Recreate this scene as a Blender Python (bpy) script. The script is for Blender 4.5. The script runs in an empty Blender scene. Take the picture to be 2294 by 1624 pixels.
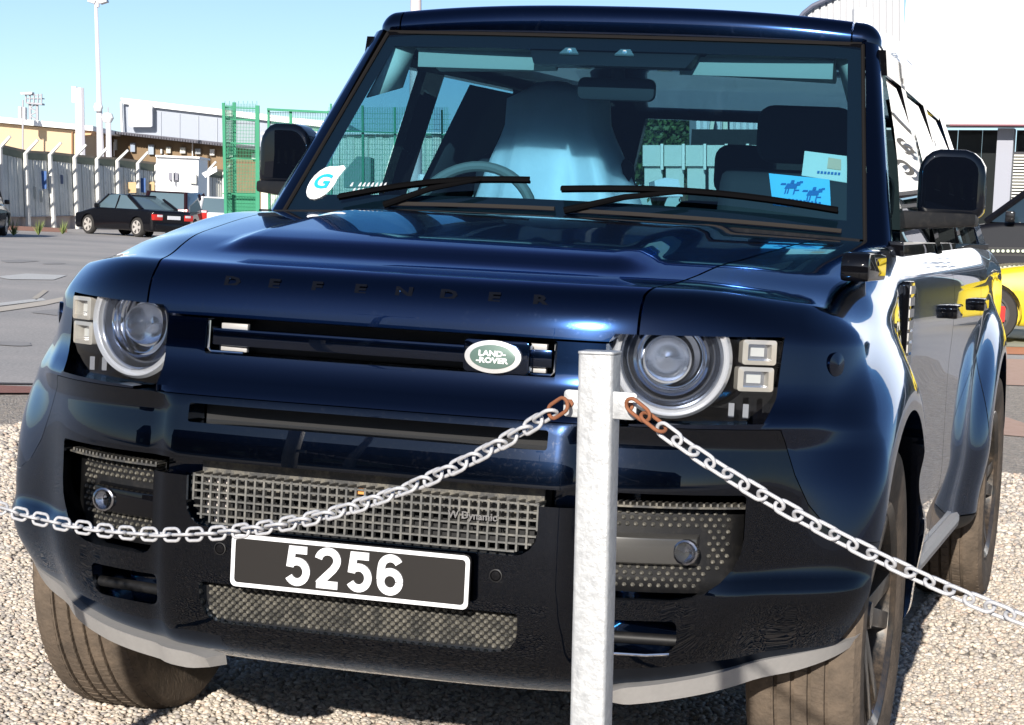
import bpy, bmesh, math, random
import numpy as np
from mathutils import Vector, Matrix, Euler
R = math.radians
random.seed(7); rng = np.random.default_rng(7)
S = bpy.context.scene
COL = S.collection

# ------------------------------------------------------------------ camera, light, exposure
CAMP = np.array([1.58802559, -4.26435683, 1.27483973])
YAW, PITCH, ROLL, FPX = 0.28960631, 0.06504064, 0.05025571, 5000.9   # focal length in pixels of a 2294 wide picture
IW, IH = 2294.0, 1624.0
_f = np.array([-math.sin(YAW)*math.cos(PITCH), math.cos(YAW)*math.cos(PITCH), -math.sin(PITCH)])
_r = np.array([math.cos(YAW), math.sin(YAW), 0.0]); _u = np.cross(_r, _f)
_r, _u = math.cos(ROLL)*_r + math.sin(ROLL)*_u, -math.sin(ROLL)*_r + math.cos(ROLL)*_u
cd = bpy.data.cameras.new('camera'); cam = bpy.data.objects.new('camera', cd); COL.objects.link(cam)
cd.sensor_fit = 'HORIZONTAL'; cd.sensor_width = 36; cd.lens = 36*FPX/IW; cd.clip_end = 3000; cd.clip_start = .1
cam.matrix_world = Matrix(((_r[0], _u[0], -_f[0], CAMP[0]), (_r[1], _u[1], -_f[1], CAMP[1]), (_r[2], _u[2], -_f[2], CAMP[2]), (0, 0, 0, 1)))
S.camera = cam
SUN_EL, SUN_AZ = R(19), R(5.2)            # azimuth measured from -Y towards +X
wd = bpy.data.worlds.new('World'); S.world = wd; wd.use_nodes = True
nt = wd.node_tree; nt.nodes.clear()
sky = nt.nodes.new('ShaderNodeTexSky'); sky.sky_type = 'NISHITA'; sky.sun_disc = False
sky.sun_elevation = SUN_EL; sky.sun_rotation = R(180)-SUN_AZ; sky.air_density = .62; sky.dust_density = .3; sky.ozone_density = 2.2
bg = nt.nodes.new('ShaderNodeBackground'); bg.inputs[1].default_value = .093
wo = nt.nodes.new('ShaderNodeOutputWorld'); nt.links.new(sky.outputs[0], bg.inputs[0]); nt.links.new(bg.outputs[0], wo.inputs[0])
ld = bpy.data.lights.new('sun', 'SUN'); ld.energy = 5.0; ld.angle = R(.6); ld.color = (1, .94, .85)
sun = bpy.data.objects.new('sun', ld); COL.objects.link(sun)
sd = Vector((math.sin(SUN_AZ)*math.cos(SUN_EL), -math.cos(SUN_AZ)*math.cos(SUN_EL), math.sin(SUN_EL)))
sun.rotation_euler = sd.to_track_quat('Z', 'Y').to_euler()
S.view_settings.view_transform = 'Standard'; S.view_settings.look = 'None'; S.view_settings.gamma = 1
S.view_settings.use_curve_mapping = False; S.view_settings.exposure = .55
S.render.engine = 'CYCLES'
S.cycles.max_bounces = 14; S.cycles.transparent_max_bounces = 24; S.cycles.glossy_bounces = 6; S.cycles.diffuse_bounces = 4
S.cycles.sample_clamp_indirect = 6

def ray(px, py): return _f + _r*(px-IW/2)/FPX - _u*(py-IH/2)/FPX
def at(px, py, Y):
    d = ray(px, py); return CAMP + d*(Y-CAMP[1])/d[1]
def gr(px, py, z=0.0):
    d = ray(px, py); return CAMP + d*(z-CAMP[2])/d[2]

# ------------------------------------------------------------------ materials
MATS = {}
def mat(name, color=(.5, .5, .5), rough=.5, metal=0, coat=0, coat_rough=.03, ior=1.5, noise=None, bump=None, island=0, spec=.5, emit=None, dirt=None, trans=0, alpha=1, coat_ior=1.5, edge=None):
    """noise=(scale, amount, color2)   bump=(scale, strength)   dirt=(scale, threshold, color, rough)"""
    if name in MATS: return MATS[name]
    m = bpy.data.materials.new(name); m.use_nodes = True; MATS[name] = m
    n, l = m.node_tree.nodes, m.node_tree.links; b = n['Principled BSDF']
    b.inputs['Base Color'].default_value = (*color, 1); b.inputs['Roughness'].default_value = rough
    b.inputs['Metallic'].default_value = metal; b.inputs['IOR'].default_value = ior
    b.inputs['Coat Weight'].default_value = coat; b.inputs['Coat Roughness'].default_value = coat_rough
    b.inputs['Specular IOR Level'].default_value = spec; b.inputs['Transmission Weight'].default_value = trans
    b.inputs['Alpha'].default_value = alpha; b.inputs['Coat IOR'].default_value = coat_ior
    if edge: b.inputs['Specular Tint'].default_value = (*edge, 1)
    if emit: b.inputs['Emission Color'].default_value = (*emit[0], 1); b.inputs['Emission Strength'].default_value = emit[1]
    tc = n.new('ShaderNodeTexCoord')
    col = None
    if noise:
        nz = n.new('ShaderNodeTexNoise'); nz.inputs['Scale'].default_value = noise[0]; nz.inputs['Detail'].default_value = 6
        nz.inputs['Roughness'].default_value = .65
        l.new(tc.outputs['Object'], nz.inputs['Vector'])
        cr = n.new('ShaderNodeValToRGB'); cr.color_ramp.elements[0].position = .5-noise[1]; cr.color_ramp.elements[1].position = .5+noise[1]
        cr.color_ramp.elements[0].color = (*color, 1); cr.color_ramp.elements[1].color = (*noise[2], 1)
        l.new(nz.outputs['Fac'], cr.inputs['Fac']); col = cr.outputs['Color']
    if island:
        g = n.new('ShaderNodeNewGeometry'); mr = n.new('ShaderNodeMapRange'); mr.inputs[3].default_value = 1-island; mr.inputs[4].default_value = 1+island
        l.new(g.outputs['Random Per Island'], mr.inputs[0])
        mx = n.new('ShaderNodeMix'); mx.data_type = 'RGBA'; mx.blend_type = 'MULTIPLY'; mx.inputs[0].default_value = 1
        if col: l.new(col, mx.inputs[6])
        else: mx.inputs[6].default_value = (*color, 1)
        l.new(mr.outputs[0], mx.inputs[7]); col = mx.outputs[2]
    if dirt:
        nz2 = n.new('ShaderNodeTexNoise'); nz2.inputs['Scale'].default_value = dirt[0]; nz2.inputs['Detail'].default_value = 8; nz2.inputs['Roughness'].default_value = .8
        l.new(tc.outputs['Object'], nz2.inputs['Vector'])
        mr2 = n.new('ShaderNodeMapRange'); mr2.inputs[1].default_value = dirt[1]; mr2.inputs[2].default_value = dirt[1]+.18
        mr2.inputs[4].default_value = dirt[4] if len(dirt) > 4 else .5
        l.new(nz2.outputs['Fac'], mr2.inputs[0])
        mx = n.new('ShaderNodeMix'); mx.data_type = 'RGBA'; l.new(mr2.outputs[0], mx.inputs[0])
        if col: l.new(col, mx.inputs[6])
        else: mx.inputs[6].default_value = (*color, 1)
        mx.inputs[7].default_value = (*dirt[2], 1); col = mx.outputs[2]
        mr3 = n.new('ShaderNodeMapRange'); mr3.inputs[3].default_value = rough; mr3.inputs[4].default_value = dirt[3]
        l.new(mr2.outputs[0], mr3.inputs[0]); l.new(mr3.outputs[0], b.inputs['Roughness'])
        if coat:
            mr4 = n.new('ShaderNodeMapRange'); mr4.inputs[3].default_value = coat; mr4.inputs[4].default_value = coat*.55
            l.new(mr2.outputs[0], mr4.inputs[0]); l.new(mr4.outputs[0], b.inputs['Coat Weight'])
    if col: l.new(col, b.inputs['Base Color'])
    if bump:
        nb = n.new('ShaderNodeTexNoise'); nb.inputs['Scale'].default_value = bump[0]; nb.inputs['Detail'].default_value = 4
        l.new(tc.outputs['Object'], nb.inputs['Vector'])
        bp = n.new('ShaderNodeBump'); bp.inputs['Strength'].default_value = bump[1]; bp.inputs['Distance'].default_value = .01
        l.new(nb.outputs['Fac'], bp.inputs['Height']); l.new(bp.outputs[0], b.inputs['Normal'])
    return m

def glass_mat(name, tint, ior=1.5, rough=0.0, extra=0.0):
    m = bpy.data.materials.new(name); m.use_nodes = True; MATS[name] = m
    n, l = m.node_tree.nodes, m.node_tree.links; n.clear()
    o = n.new('ShaderNodeOutputMaterial'); mx = n.new('ShaderNodeMixShader'); fr = n.new('ShaderNodeFresnel'); fr.inputs[0].default_value = ior
    t = n.new('ShaderNodeBsdfTransparent'); t.inputs[0].default_value = (*tint, 1)
    g = n.new('ShaderNodeBsdfGlossy'); g.inputs['Roughness'].default_value = rough; g.inputs[0].default_value = (1, 1, 1, 1)
    mt = n.new('ShaderNodeMath'); mt.operation = 'MULTIPLY_ADD'; mt.inputs[1].default_value = 1.0; mt.inputs[2].default_value = extra; mt.use_clamp = True
    ge = n.new('ShaderNodeNewGeometry'); mi_ = n.new('ShaderNodeMix'); mi_.data_type = 'FLOAT'
    mi_.inputs[2].default_value = ior; mi_.inputs[3].default_value = 1/ior
    l.new(ge.outputs['Backfacing'], mi_.inputs[0]); l.new(mi_.outputs[0], fr.inputs[0])
    l.new(fr.outputs[0], mt.inputs[0]); l.new(mt.outputs[0], mx.inputs[0]); l.new(t.outputs[0], mx.inputs[1]); l.new(g.outputs[0], mx.inputs[2]); l.new(mx.outputs[0], o.inputs[0])
    return m

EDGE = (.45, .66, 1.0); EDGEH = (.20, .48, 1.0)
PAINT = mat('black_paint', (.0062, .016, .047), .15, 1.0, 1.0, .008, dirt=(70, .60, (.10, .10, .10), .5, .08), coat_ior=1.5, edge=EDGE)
HOODP = mat('hood_paint_sky_sheen', (.0088, .025, .074), .15, 1.0, 1.0, .008, dirt=(46, .56, (.14, .14, .14), .5, .14), coat_ior=1.5, edge=EDGEH)  # bluer copy of the body paint; sky sheen put into colour and edge tint
PAINT_DARK_REFL = mat('dusty_paint_dark_reflection', (.0032, .0065, .016), .22, 1.0, 1.0, .012, edge=EDGE, dirt=(90, .54, (.13, .115, .09), .7, .12))  # darker copy of the body paint with dust; dark ground reflection in its colour
GLOSS = mat('gloss_black', (.003, .003, .004), .5, 0, .8, .02, spec=0, dirt=(60, .6, (.1, .09, .08), .6, .3))
TRIM = mat('black_plastic', (.010, .010, .011), .5, spec=.3, dirt=(40, .5, (.05, .045, .04), .8, .3))
DARK = mat('dark_void', (.006, .006, .007), .7)
INSERT = mat('textured_insert', (.022, .022, .026), .42, 0, .25, .3, bump=(260, .9), dirt=(50, .52, (.16, .15, .14), .8, .5))
SILVER = mat('satin_silver', (.40, .385, .375), .5, .2, noise=(60, .3, (.34, .33, .32)))
CHROME = mat('chrome', (.82, .83, .85), .07, 1)
SATIN_CHROME = mat('satin_chrome', (.62, .63, .65), .25, 1)
WHITE = mat('white_plastic', (.8, .8, .8), .4)
TYRE = mat('tyre_rubber', (.060, .048, .038), .85, spec=.3, noise=(14, .25, (.165, .125, .092)), bump=(90, .3))
RIM = mat('rim_black', (.02, .018, .016), .3, .3, .5, .1, dirt=(12, .45, (.16, .11, .07), .7, .5))
GRILLE = mat('grille_plastic', (.055, .055, .056), .45, .2, dirt=(30, .45, (.30, .27, .21), .9, .5))
INTER = mat('interior_black', (.016, .018, .022), .8)
HEADL = mat('headlining', (.30, .32, .31), .9)
PLASTIC_COVER = mat('seat_plastic', (.55, .59, .63), .6, 0, .15, .3, noise=(5, .25, (.68, .72, .76)), bump=(12, .6))
_b = PLASTIC_COVER.node_tree.nodes['Principled BSDF']; _b.inputs['Subsurface Weight'].default_value = 1; _b.inputs['Subsurface Radius'].default_value = (1, 1, 1); _b.inputs['Subsurface Scale'].default_value = .16
WGLASS = glass_mat('windscreen_glass', (.44, .74, .88), 1.5, 0, .075)
SGLASS = glass_mat('side_glass', (.42, .62, .66), 1.5, 0, .02)
LENS = glass_mat('lens_cover', (.93, .95, .97), 1.45)
LENSGLASS = mat('lens_glass', (.9, .93, 1), .02, 0, trans=1, ior=1.5)
REDP = mat('red_plastic', (.45, .02, .015), .25, coat=.5)
AMBER = mat('amber_plastic', (.7, .3, .08), .35)
GALV = mat('galvanised', (.36, .37, .385), .45, .3, noise=(70, .2, (.50, .51, .52)), bump=(120, .15), dirt=(40, .62, (.62, .62, .62), .6, .5))
LINK = mat('zinc_chain', (.44, .44, .46), .42, .3, noise=(90, .2, (.64, .64, .66)), dirt=(160, .64, (.40, .30, .22), .8, .5))
RUST = mat('rusty_steel', (.25, .095, .045), .85, noise=(150, .25, (.20, .07, .03)))
GREEN = mat('green_steel', (.02, .20, .10), .5, noise=(4, .3, (.03, .26, .14)))
CONC = mat('concrete', (.30, .30, .27), .9, noise=(1.4, .22, (.42, .42, .38)), dirt=(3.2, .56, (.14, .15, .13), .9, .7))
CONCW = mat('concrete_post', (.62, .61, .58), .9)

# ------------------------------------------------------------------ mesh helpers
def finish(me, sharp=None):
    if sharp is not None:
        me.shade_smooth(); me.set_sharp_from_angle(angle=R(sharp))
def obj(name, me, m=None, parent=None, loc=None):
    o = bpy.data.objects.new(name, me); COL.objects.link(o)
    if m is not None:
        me.materials.clear(); me.materials.append(m)
    if parent is not None: o.parent = parent
    if loc is not None: o.location = loc
    return o
def tag(o, label, cat, group=None):
    o['label'] = label; o['category'] = cat
    if group: o['group'] = group
    return o
def struct(o): o['kind'] = 'structure'; return o
def empty(name, loc=(0, 0, 0), rz=0, label=None, cat=None, group=None):
    o = bpy.data.objects.new(name, None); COL.objects.link(o); o.location = Vector([float(v) for v in loc]); o.rotation_euler.z = rz; o.empty_display_size = .1
    if label: tag(o, label, cat, group)
    return o
def copy_tree(o, parent=None):
    c = o.copy(); COL.objects.link(c)
    if parent is not None: c.parent = parent
    for ch in list(o.children): copy_tree(ch, c)
    return c

class MB:
    def __init__(s): s.v = []; s.f = []
    def add(s, vs, fs, M=None):
        k = len(s.v)
        for v in vs:
            v = Vector([float(a) for a in v]); s.v.append(M @ v if M else v)
        s.f += [tuple(i+k for i in f) for f in fs]
        return s
    def box(s, lo, hi, M=None):
        (a, b, c), (d, e, f) = lo, hi
        return s.add([(a, b, c), (d, b, c), (d, e, c), (a, e, c), (a, b, f), (d, b, f), (d, e, f), (a, e, f)],
                     [(0, 3, 2, 1), (4, 5, 6, 7), (0, 1, 5, 4), (1, 2, 6, 5), (2, 3, 7, 6), (3, 0, 4, 7)], M)
    def prism(s, poly, ax, a, b, M=None):
        """poly of 2D points; ax = extruded axis. other two axes in order (x,y,z without ax)"""
        n = len(poly)
        def P(p, t):
            q = list(p); q.insert(ax, t); return q
        # orientation
        ar = sum(poly[i][0]*poly[(i+1) % n][1]-poly[(i+1) % n][0]*poly[i][1] for i in range(n))
        if ar < 0: poly = poly[::-1]
        vs = [P(p, a) for p in poly]+[P(p, b) for p in poly]
        fs = [tuple(range(n))[::-1], tuple(range(n, 2*n))]+[(i, (i+1) % n, n+(i+1) % n, n+i) for i in range(n)]
        if ax == 1: fs = [f[::-1] for f in fs]
        return s.add(vs, fs, M)
    def cyl(s, p0, p1, r0, r1=None, n=16, cap=True, M=None):
        p0, p1 = Vector([float(a) for a in p0]), Vector([float(a) for a in p1]); r1 = r0 if r1 is None else r1
        d = (p1-p0).normalized(); u = d.orthogonal().normalized(); w = d.cross(u)
        vs = [p0+(u*math.cos(t)+w*math.sin(t))*r0 for t in [2*math.pi*i/n for i in range(n)]]+[p1+(u*math.cos(t)+w*math.sin(t))*r1 for t in [2*math.pi*i/n for i in range(n)]]
        fs = [(i, (i+1) % n, n+(i+1) % n, n+i) for i in range(n)]
        if cap: fs += [tuple(range(n))[::-1], tuple(range(n, 2*n))]
        return s.add(vs, fs, M)
    def tube(s, pts, r, n=8, closed=False, M=None, rs=None):
        pts = [Vector([float(a) for a in p]) for p in pts]; N = len(pts); vs = []; fs = []; u = None
        for i in range(N):
            a = pts[(i-1) % N] if (closed or i > 0) else pts[i]; b = pts[(i+1) % N] if (closed or i < N-1) else pts[i]
            d = (b-a).normalized()
            u = d.orthogonal().normalized() if u is None else (u-d*u.dot(d)).normalized()
            w = d.cross(u); rr = rs[i] if rs else r
            vs += [pts[i]+(u*math.cos(2*math.pi*k/n)+w*math.sin(2*math.pi*k/n))*rr for k in range(n)]
        for i in range(N if closed else N-1):
            j = (i+1) % N
            for k in range(n): fs.append((i*n+k, i*n+(k+1) % n, j*n+(k+1) % n, j*n+k))
        if not closed: fs += [tuple(range(n))[::-1], tuple(range((N-1)*n, N*n))]
        return s.add(vs, fs, M)
    def lathe(s, prof, ax='y', n=48, M=None, center=(0, 0, 0), a0=0, a1=2*math.pi):
        """prof: list of (r, h) along axis"""
        vs = []; fs = []; m = len(prof); full = abs(a1-a0-2*math.pi) < 1e-6; K = n if full else n+1
        for i in range(K):
            t = a0+(a1-a0)*i/n; c, sn = math.cos(t), math.sin(t)
            for r, h in prof:
                p = {'x': (h, r*c, r*sn), 'y': (r*c, h, r*sn), 'z': (r*c, r*sn, h)}[ax]
                vs.append((p[0]+center[0], p[1]+center[1], p[2]+center[2]))
        for i in range(n):
            j = (i+1) % K
            for k in range(m-1): fs.append((i*m+k, j*m+k, j*m+k+1, i*m+k+1))
        return s.add(vs, fs, M)
    def mesh(s, name, sharp=35, bevel=0, seg=2, fix=True):
        me = bpy.data.meshes.new(name); me.from_pydata([tuple(v) for v in s.v], [], s.f)
        if fix or bevel:
            bm = bmesh.new(); bm.from_mesh(me)
            bmesh.ops.recalc_face_normals(bm, faces=bm.faces)
            if bevel:
                es = [e for e in bm.edges if len(e.link_faces) == 2 and e.calc_face_angle(0) > R(30)]
                bmesh.ops.bevel(bm, geom=es, offset=bevel, segments=seg, profile=.6, affect='EDGES', clamp_overlap=True)
            bm.to_mesh(me); bm.free()
        me.validate(); finish(me, sharp)
        return me
    def build(s, name, m, parent=None, sharp=35, bevel=0, seg=2, fix=True):
        return obj(name, s.mesh(name, sharp, bevel, seg, fix), m, parent)

def text_mesh(txt, size=1, extrude=.01, offset=0, align='CENTER', res=4, bevel=0):
    c = bpy.data.curves.new('text', 'FONT'); c.body = txt; c.size = size; c.extrude = extrude; c.offset = offset
    c.align_x = align; c.align_y = 'CENTER'; c.resolution_u = res; c.bevel_depth = bevel
    o = bpy.data.objects.new('text', c); COL.objects.link(o)
    dg = bpy.context.evaluated_depsgraph_get(); me = bpy.data.meshes.new_from_object(o.evaluated_get(dg))
    bpy.data.objects.remove(o); bpy.data.curves.remove(c)
    return me
def rpoly(x0, z0, x1, z1, r=.01, n=4, rr=None):
    """rounded rectangle polygon; rr = radii for (bl, br, tr, tl)"""
    rr = rr or (r, r, r, r); P = []
    for (cx, cz, a, q) in ((x0, z0, 180, rr[0]), (x1, z0, 270, rr[1]), (x1, z1, 0, rr[2]), (x0, z1, 90, rr[3])):
        sx = 1 if cx == x0 else -1; sz = 1 if cz == z0 else -1
        if q <= 0: P.append((cx, cz)); continue
        for i in range(n+1):
            t = R(a+90*i/n); P.append((cx+sx*q+q*math.cos(t), cz+sz*q+q*math.sin(t)))
    return P
def sstep(a, b, x):
    t = np.clip((x-a)/(b-a), 0, 1); return t*t*(3-2*t)

# ------------------------------------------------------------------ rounded, warped box (body shells)
def round_grid(xs, ys, zs, r, rtop=None):
    lo = np.array([xs[0], ys[0], zs[0]]); hi = np.array([xs[-1], ys[-1], zs[-1]]); n = (len(xs), len(ys), len(zs))
    idx = {}; V = []; F = []
    def vid(i, j, k):
        q = (i, j, k)
        if q not in idx: idx[q] = len(V); V.append((xs[i], ys[j], zs[k]))
        return idx[q]
    for i in range(n[0]-1):
        for j in range(n[1]-1):
            F.append((vid(i, j, 0), vid(i, j+1, 0), vid(i+1, j+1, 0), vid(i+1, j, 0)))
            k = n[2]-1; F.append((vid(i, j, k), vid(i+1, j, k), vid(i+1, j+1, k), vid(i, j+1, k)))
    for i in range(n[0]-1):
        for k in range(n[2]-1):
            F.append((vid(i, 0, k), vid(i+1, 0, k), vid(i+1, 0, k+1), vid(i, 0, k+1)))
            j = n[1]-1; F.append((vid(i, j, k), vid(i, j, k+1), vid(i+1, j, k+1), vid(i+1, j, k)))
    for j in range(n[1]-1):
        for k in range(n[2]-1):
            F.append((vid(0, j, k), vid(0, j, k+1), vid(0, j+1, k+1), vid(0, j+1, k)))
            i = n[0]-1; F.append((vid(i, j, k), vid(i, j+1, k), vid(i, j+1, k+1), vid(i, j, k+1)))
    V = np.array(V, float); rv = np.array([r, r, r]) if np.isscalar(r) else np.array(r)
    c = np.clip(V, lo+rv, hi-rv); d = (V-c)/rv; L = np.linalg.norm(d, axis=1, keepdims=True); L[L == 0] = 1
    # keep points that are on flat areas, project corner zones on the ellipsoid
    return c+d/L*rv, F
def lin(a, b, step, r, n=6):
    """grid lines: finer near the ends inside the rounding radius"""
    e = [r*(1-math.tan(math.pi/4*(1-i/n))) for i in range(n)]
    m = max(1, int(round((b-a-2*r)/step)))
    return [a+q for q in e]+[a+r+(b-a-2*r)*i/m for i in range(m+1)]+[b-q for q in e[::-1]]
def np_mesh(name, V, F, sharp=35):
    me = bpy.data.meshes.new(name); me.from_pydata([tuple(v) for v in V], [], F); me.update(); finish(me, sharp); return me

def boolean(me, cutter, op='DIFFERENCE', sharp=35):
    a = bpy.data.objects.new('a', me); b = bpy.data.objects.new('b', cutter); COL.objects.link(a); COL.objects.link(b)
    md = a.modifiers.new('b', 'BOOLEAN'); md.operation = op; md.object = b; md.solver = 'EXACT'; md.use_self = (op == 'DIFFERENCE')
    dg = bpy.context.evaluated_depsgraph_get(); out = bpy.data.meshes.new_from_object(a.evaluated_get(dg))
    bpy.data.objects.remove(a); bpy.data.objects.remove(b)
    finish(out, sharp); return out

# ================================================================== THE BLACK OFF-ROADER
# x: across (picture right +), y: backwards from the front bumper, z: up.
_fz = np.linspace(.2, 1.4, 481)
_fy = np.interp(_fz, [.2, .28, .33, .38, .45, .52, .60, .70, .75, .785, .83, .868, .885, .905, .93, .95, 1.03, 1.06, 1.4],
                [.20, .105, .05, .028, .012, .004, .0, .0, .0, .004, .012, .018, .026, .048, .062, .066, .074, .078, .078])
_k = np.exp(-.5*(np.arange(-12, 13)/3.0)**2); _k /= _k.sum()
_fy = np.convolve(np.pad(_fy, 12, mode='edge'), _k, 'valid')
def fprof(z): return np.interp(z, _fz, _fy)
AXF, AXR, HUB = .845, 3.867, .405
def warp(P):
    x, y, z = P[:, 0].copy(), P[:, 1].copy(), P[:, 2].copy()
    ax = np.abs(x); sg = np.sign(x)
    zz = z.copy()
    fade = 1-sstep(.25, 1.5, y)
    # hood height
    top = sstep(.90, 1.12, zz)
    rise = .125*sstep(-.35, 1.45, y)+.018*sstep(.06, .5, y)
    crown = .022*(1-(ax/.95)**2)*sstep(.05, 1.0, y)
    dome = .020*sstep(.24, .36, y)*(1-sstep(.43, .50, ax))*(1-sstep(.95, 1.35, y)*.4)
    drop = -.028*sstep(.62, .95, ax)*(1-sstep(.2, 1.2, y))
    z = z+top*(rise*.86+crown+drop)+dome*sstep(1.06, 1.125, zz)
    low = 1-sstep(.30, .60, zz)
    z = z+low*.075*ax**3*(1-sstep(.6, 1.0, y))
    # plan curvature of the nose
    y = y+.49*ax**4*fade
    # front profile
    y = y+fprof(zz)*(1-sstep(.10, .5, P[:, 1]))
    y = y+.020*sstep(.435, .475, ax)*(1-sstep(.84, .88, zz))*(1-sstep(.10, .4, P[:, 1]))
    # lower corners tuck back
    y = y+.06*sstep(.62, .9, ax)*(1-sstep(.28, .48, zz))*(1-sstep(.1, .5, P[:, 1]))
    y = y-.030*sstep(.64, .80, ax)*(1-sstep(.525, .575, zz))*(1-sstep(.1, .6, P[:, 1]))
    # flanks
    xs = np.ones_like(x)
    xs -= .020*np.clip(zz-.88, 0, .18)/.935+.022*sstep(1.05, 1.13, zz)
    xs -= .03*(1-sstep(.36, .60, zz))
    xs -= .03*sstep(3.6, 4.7, y)
    ax2 = ax*(1+(xs-1)*sstep(.5, .95, ax))
    for ya in (AXF, AXR):
        r = np.hypot(y-ya, (z-HUB)*1.0)
        b = .066*(1-sstep(.50, .70, r))*sstep(.80, .93, ax)
        if ya == AXF: b = b+.020*(1-sstep(.60, .88, r))*sstep(.80, .93, ax)
        if ya == AXF: b = b*(1-.75*sstep(.30, .50, y-ya)*sstep(.55, .75, z))
        ax2 = ax2+b
    # soft shoulder line
    ax2 = ax2+.010*np.exp(-((zz-1.0)/.07)**2)*sstep(.8, .93, ax)*sstep(1.2, 1.6, y)
    return np.stack([sg*ax2, y, z], 1)
def front_y(x, z):
    """depth of the nose surface at (x, z)"""
    return .49*abs(x)**4*(1-float(sstep(.25, 1.5, .49*abs(x)**4)))+float(fprof(z))+.020*float(sstep(.435, .475, abs(x)))*(1-float(sstep(.84, .88, z)))

def lin2(a, b, stops, r):
    e = [r*(1-math.tan(math.pi/4*(1-i/8))) for i in range(8)]
    L = [a+q for q in e]; y = a+r
    for lim, st in stops:
        n = max(1, int(round((lim-y)/st))); L += [y+(lim-y)*i/n for i in range(n)]; y = lim
    L += [b-r]+[b-q for q in e[::-1]]
    return L
RB = .085
xs_ = lin(-.935, .935, .022, RB, 8)
ys_ = lin2(0, 4.72, [(1.5, .022), (3.2, .05), (4.5, .03), (4.72-RB, .05)], RB)
zs_ = lin(.29, 1.13, .020, RB, 8)
Vs, Fs = round_grid(np.array(xs_), np.array(ys_), np.array(zs_), RB)
shell = np_mesh('shell', warp(Vs), Fs)

LAMP_POLY = [(.492, .872), (.792, .880), (.806, .93), (.812, 1.056), (.500, 1.050), (.486, 1.03)]
cut = MB()
for s in (-1, 1):
    cut.prism([(s*a, b) for a, b in LAMP_POLY], 1, -.3, .38)
    cut.prism([(s*a, b) for a, b in rpoly(.478, .518, .770, .735, rr=(.03, .13, .008, .008), n=6)], 1, -.3, .30)
    cut.prism([(s*a, b) for a, b in rpoly(.462, .408, .655, .476, rr=(.02, .03, .012, .012))], 1, -.3, .24)
    cut.cyl((s*.58, AXF, HUB+.015), (s*1.3, AXF, HUB+.022), .458, n=72)
    cut.cyl((s*.60, AXR, HUB+.015), (s*1.3, AXR, HUB+.022), .458, n=72)
cut.prism(rpoly(-.387, .955, .387, 1.029, r=.006), 1, -.3, .19)
cut.prism(rpoly(-.393, .812, .393, .852, r=.006), 1, -.3, .15)
cut.prism(rpoly(-.385, .596, .385, .7352, rr=(.05, .05, 0, 0)), 1, -.3, .17)
cut.prism(rpoly(-.49, .7, .49, .735, r=0), 1, -.3, .12)
cut.prism(rpoly(-.35, .392, .35, .478, rr=(.05, .05, .006, .006)), 1, -.3, .16)
cut.box((-.84, 1.52, .55), (.84, 4.62, 1.6))
cut.box((-.50, 1.20, .1), (.50, 4.3, .42))
shell = boolean(shell, cut.mesh('cut'), 'DIFFERENCE')

def plan_prism(poly, z0, z1):
    return MB().prism(poly, 2, z0, z1)
HS = [(.541, -.2), (.541, .16), (.560, .24), (.60, .40), (.645, .62), (.685, .9), (.715, 1.15), (.735, 1.445)]
hoodpoly = HS+[(-a, b) for a, b in HS[::-1]]
def off(polyhalf, d): return [(a+d, b) for a, b in polyhalf]
hood_cut = plan_prism(hoodpoly, 1.0335, 1.6)
# volumes with 5 mm gaps between them
def inter(mb): return boolean(shell, mb.mesh('v'), 'INTERSECT')

ROOT = empty('off_road_car', (0, 0, 0), 0, 'glossy black off-road car with number plate 5256 parked on gravel behind the galvanised post', 'car')
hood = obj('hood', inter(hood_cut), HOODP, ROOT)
H2 = off(HS, .0055)
BL = [(.822, .8675), (.835, .825), (.852, .775), (.880, .715), (.92, .665), (.97, .635), (1.3, .61)]  # bumper edge drawn along the end of the blue sky reflection
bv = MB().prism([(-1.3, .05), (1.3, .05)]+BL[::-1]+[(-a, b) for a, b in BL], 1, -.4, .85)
bumper = obj('front_bumper', inter(bv), PAINT_DARK_REFL, ROOT)
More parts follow.
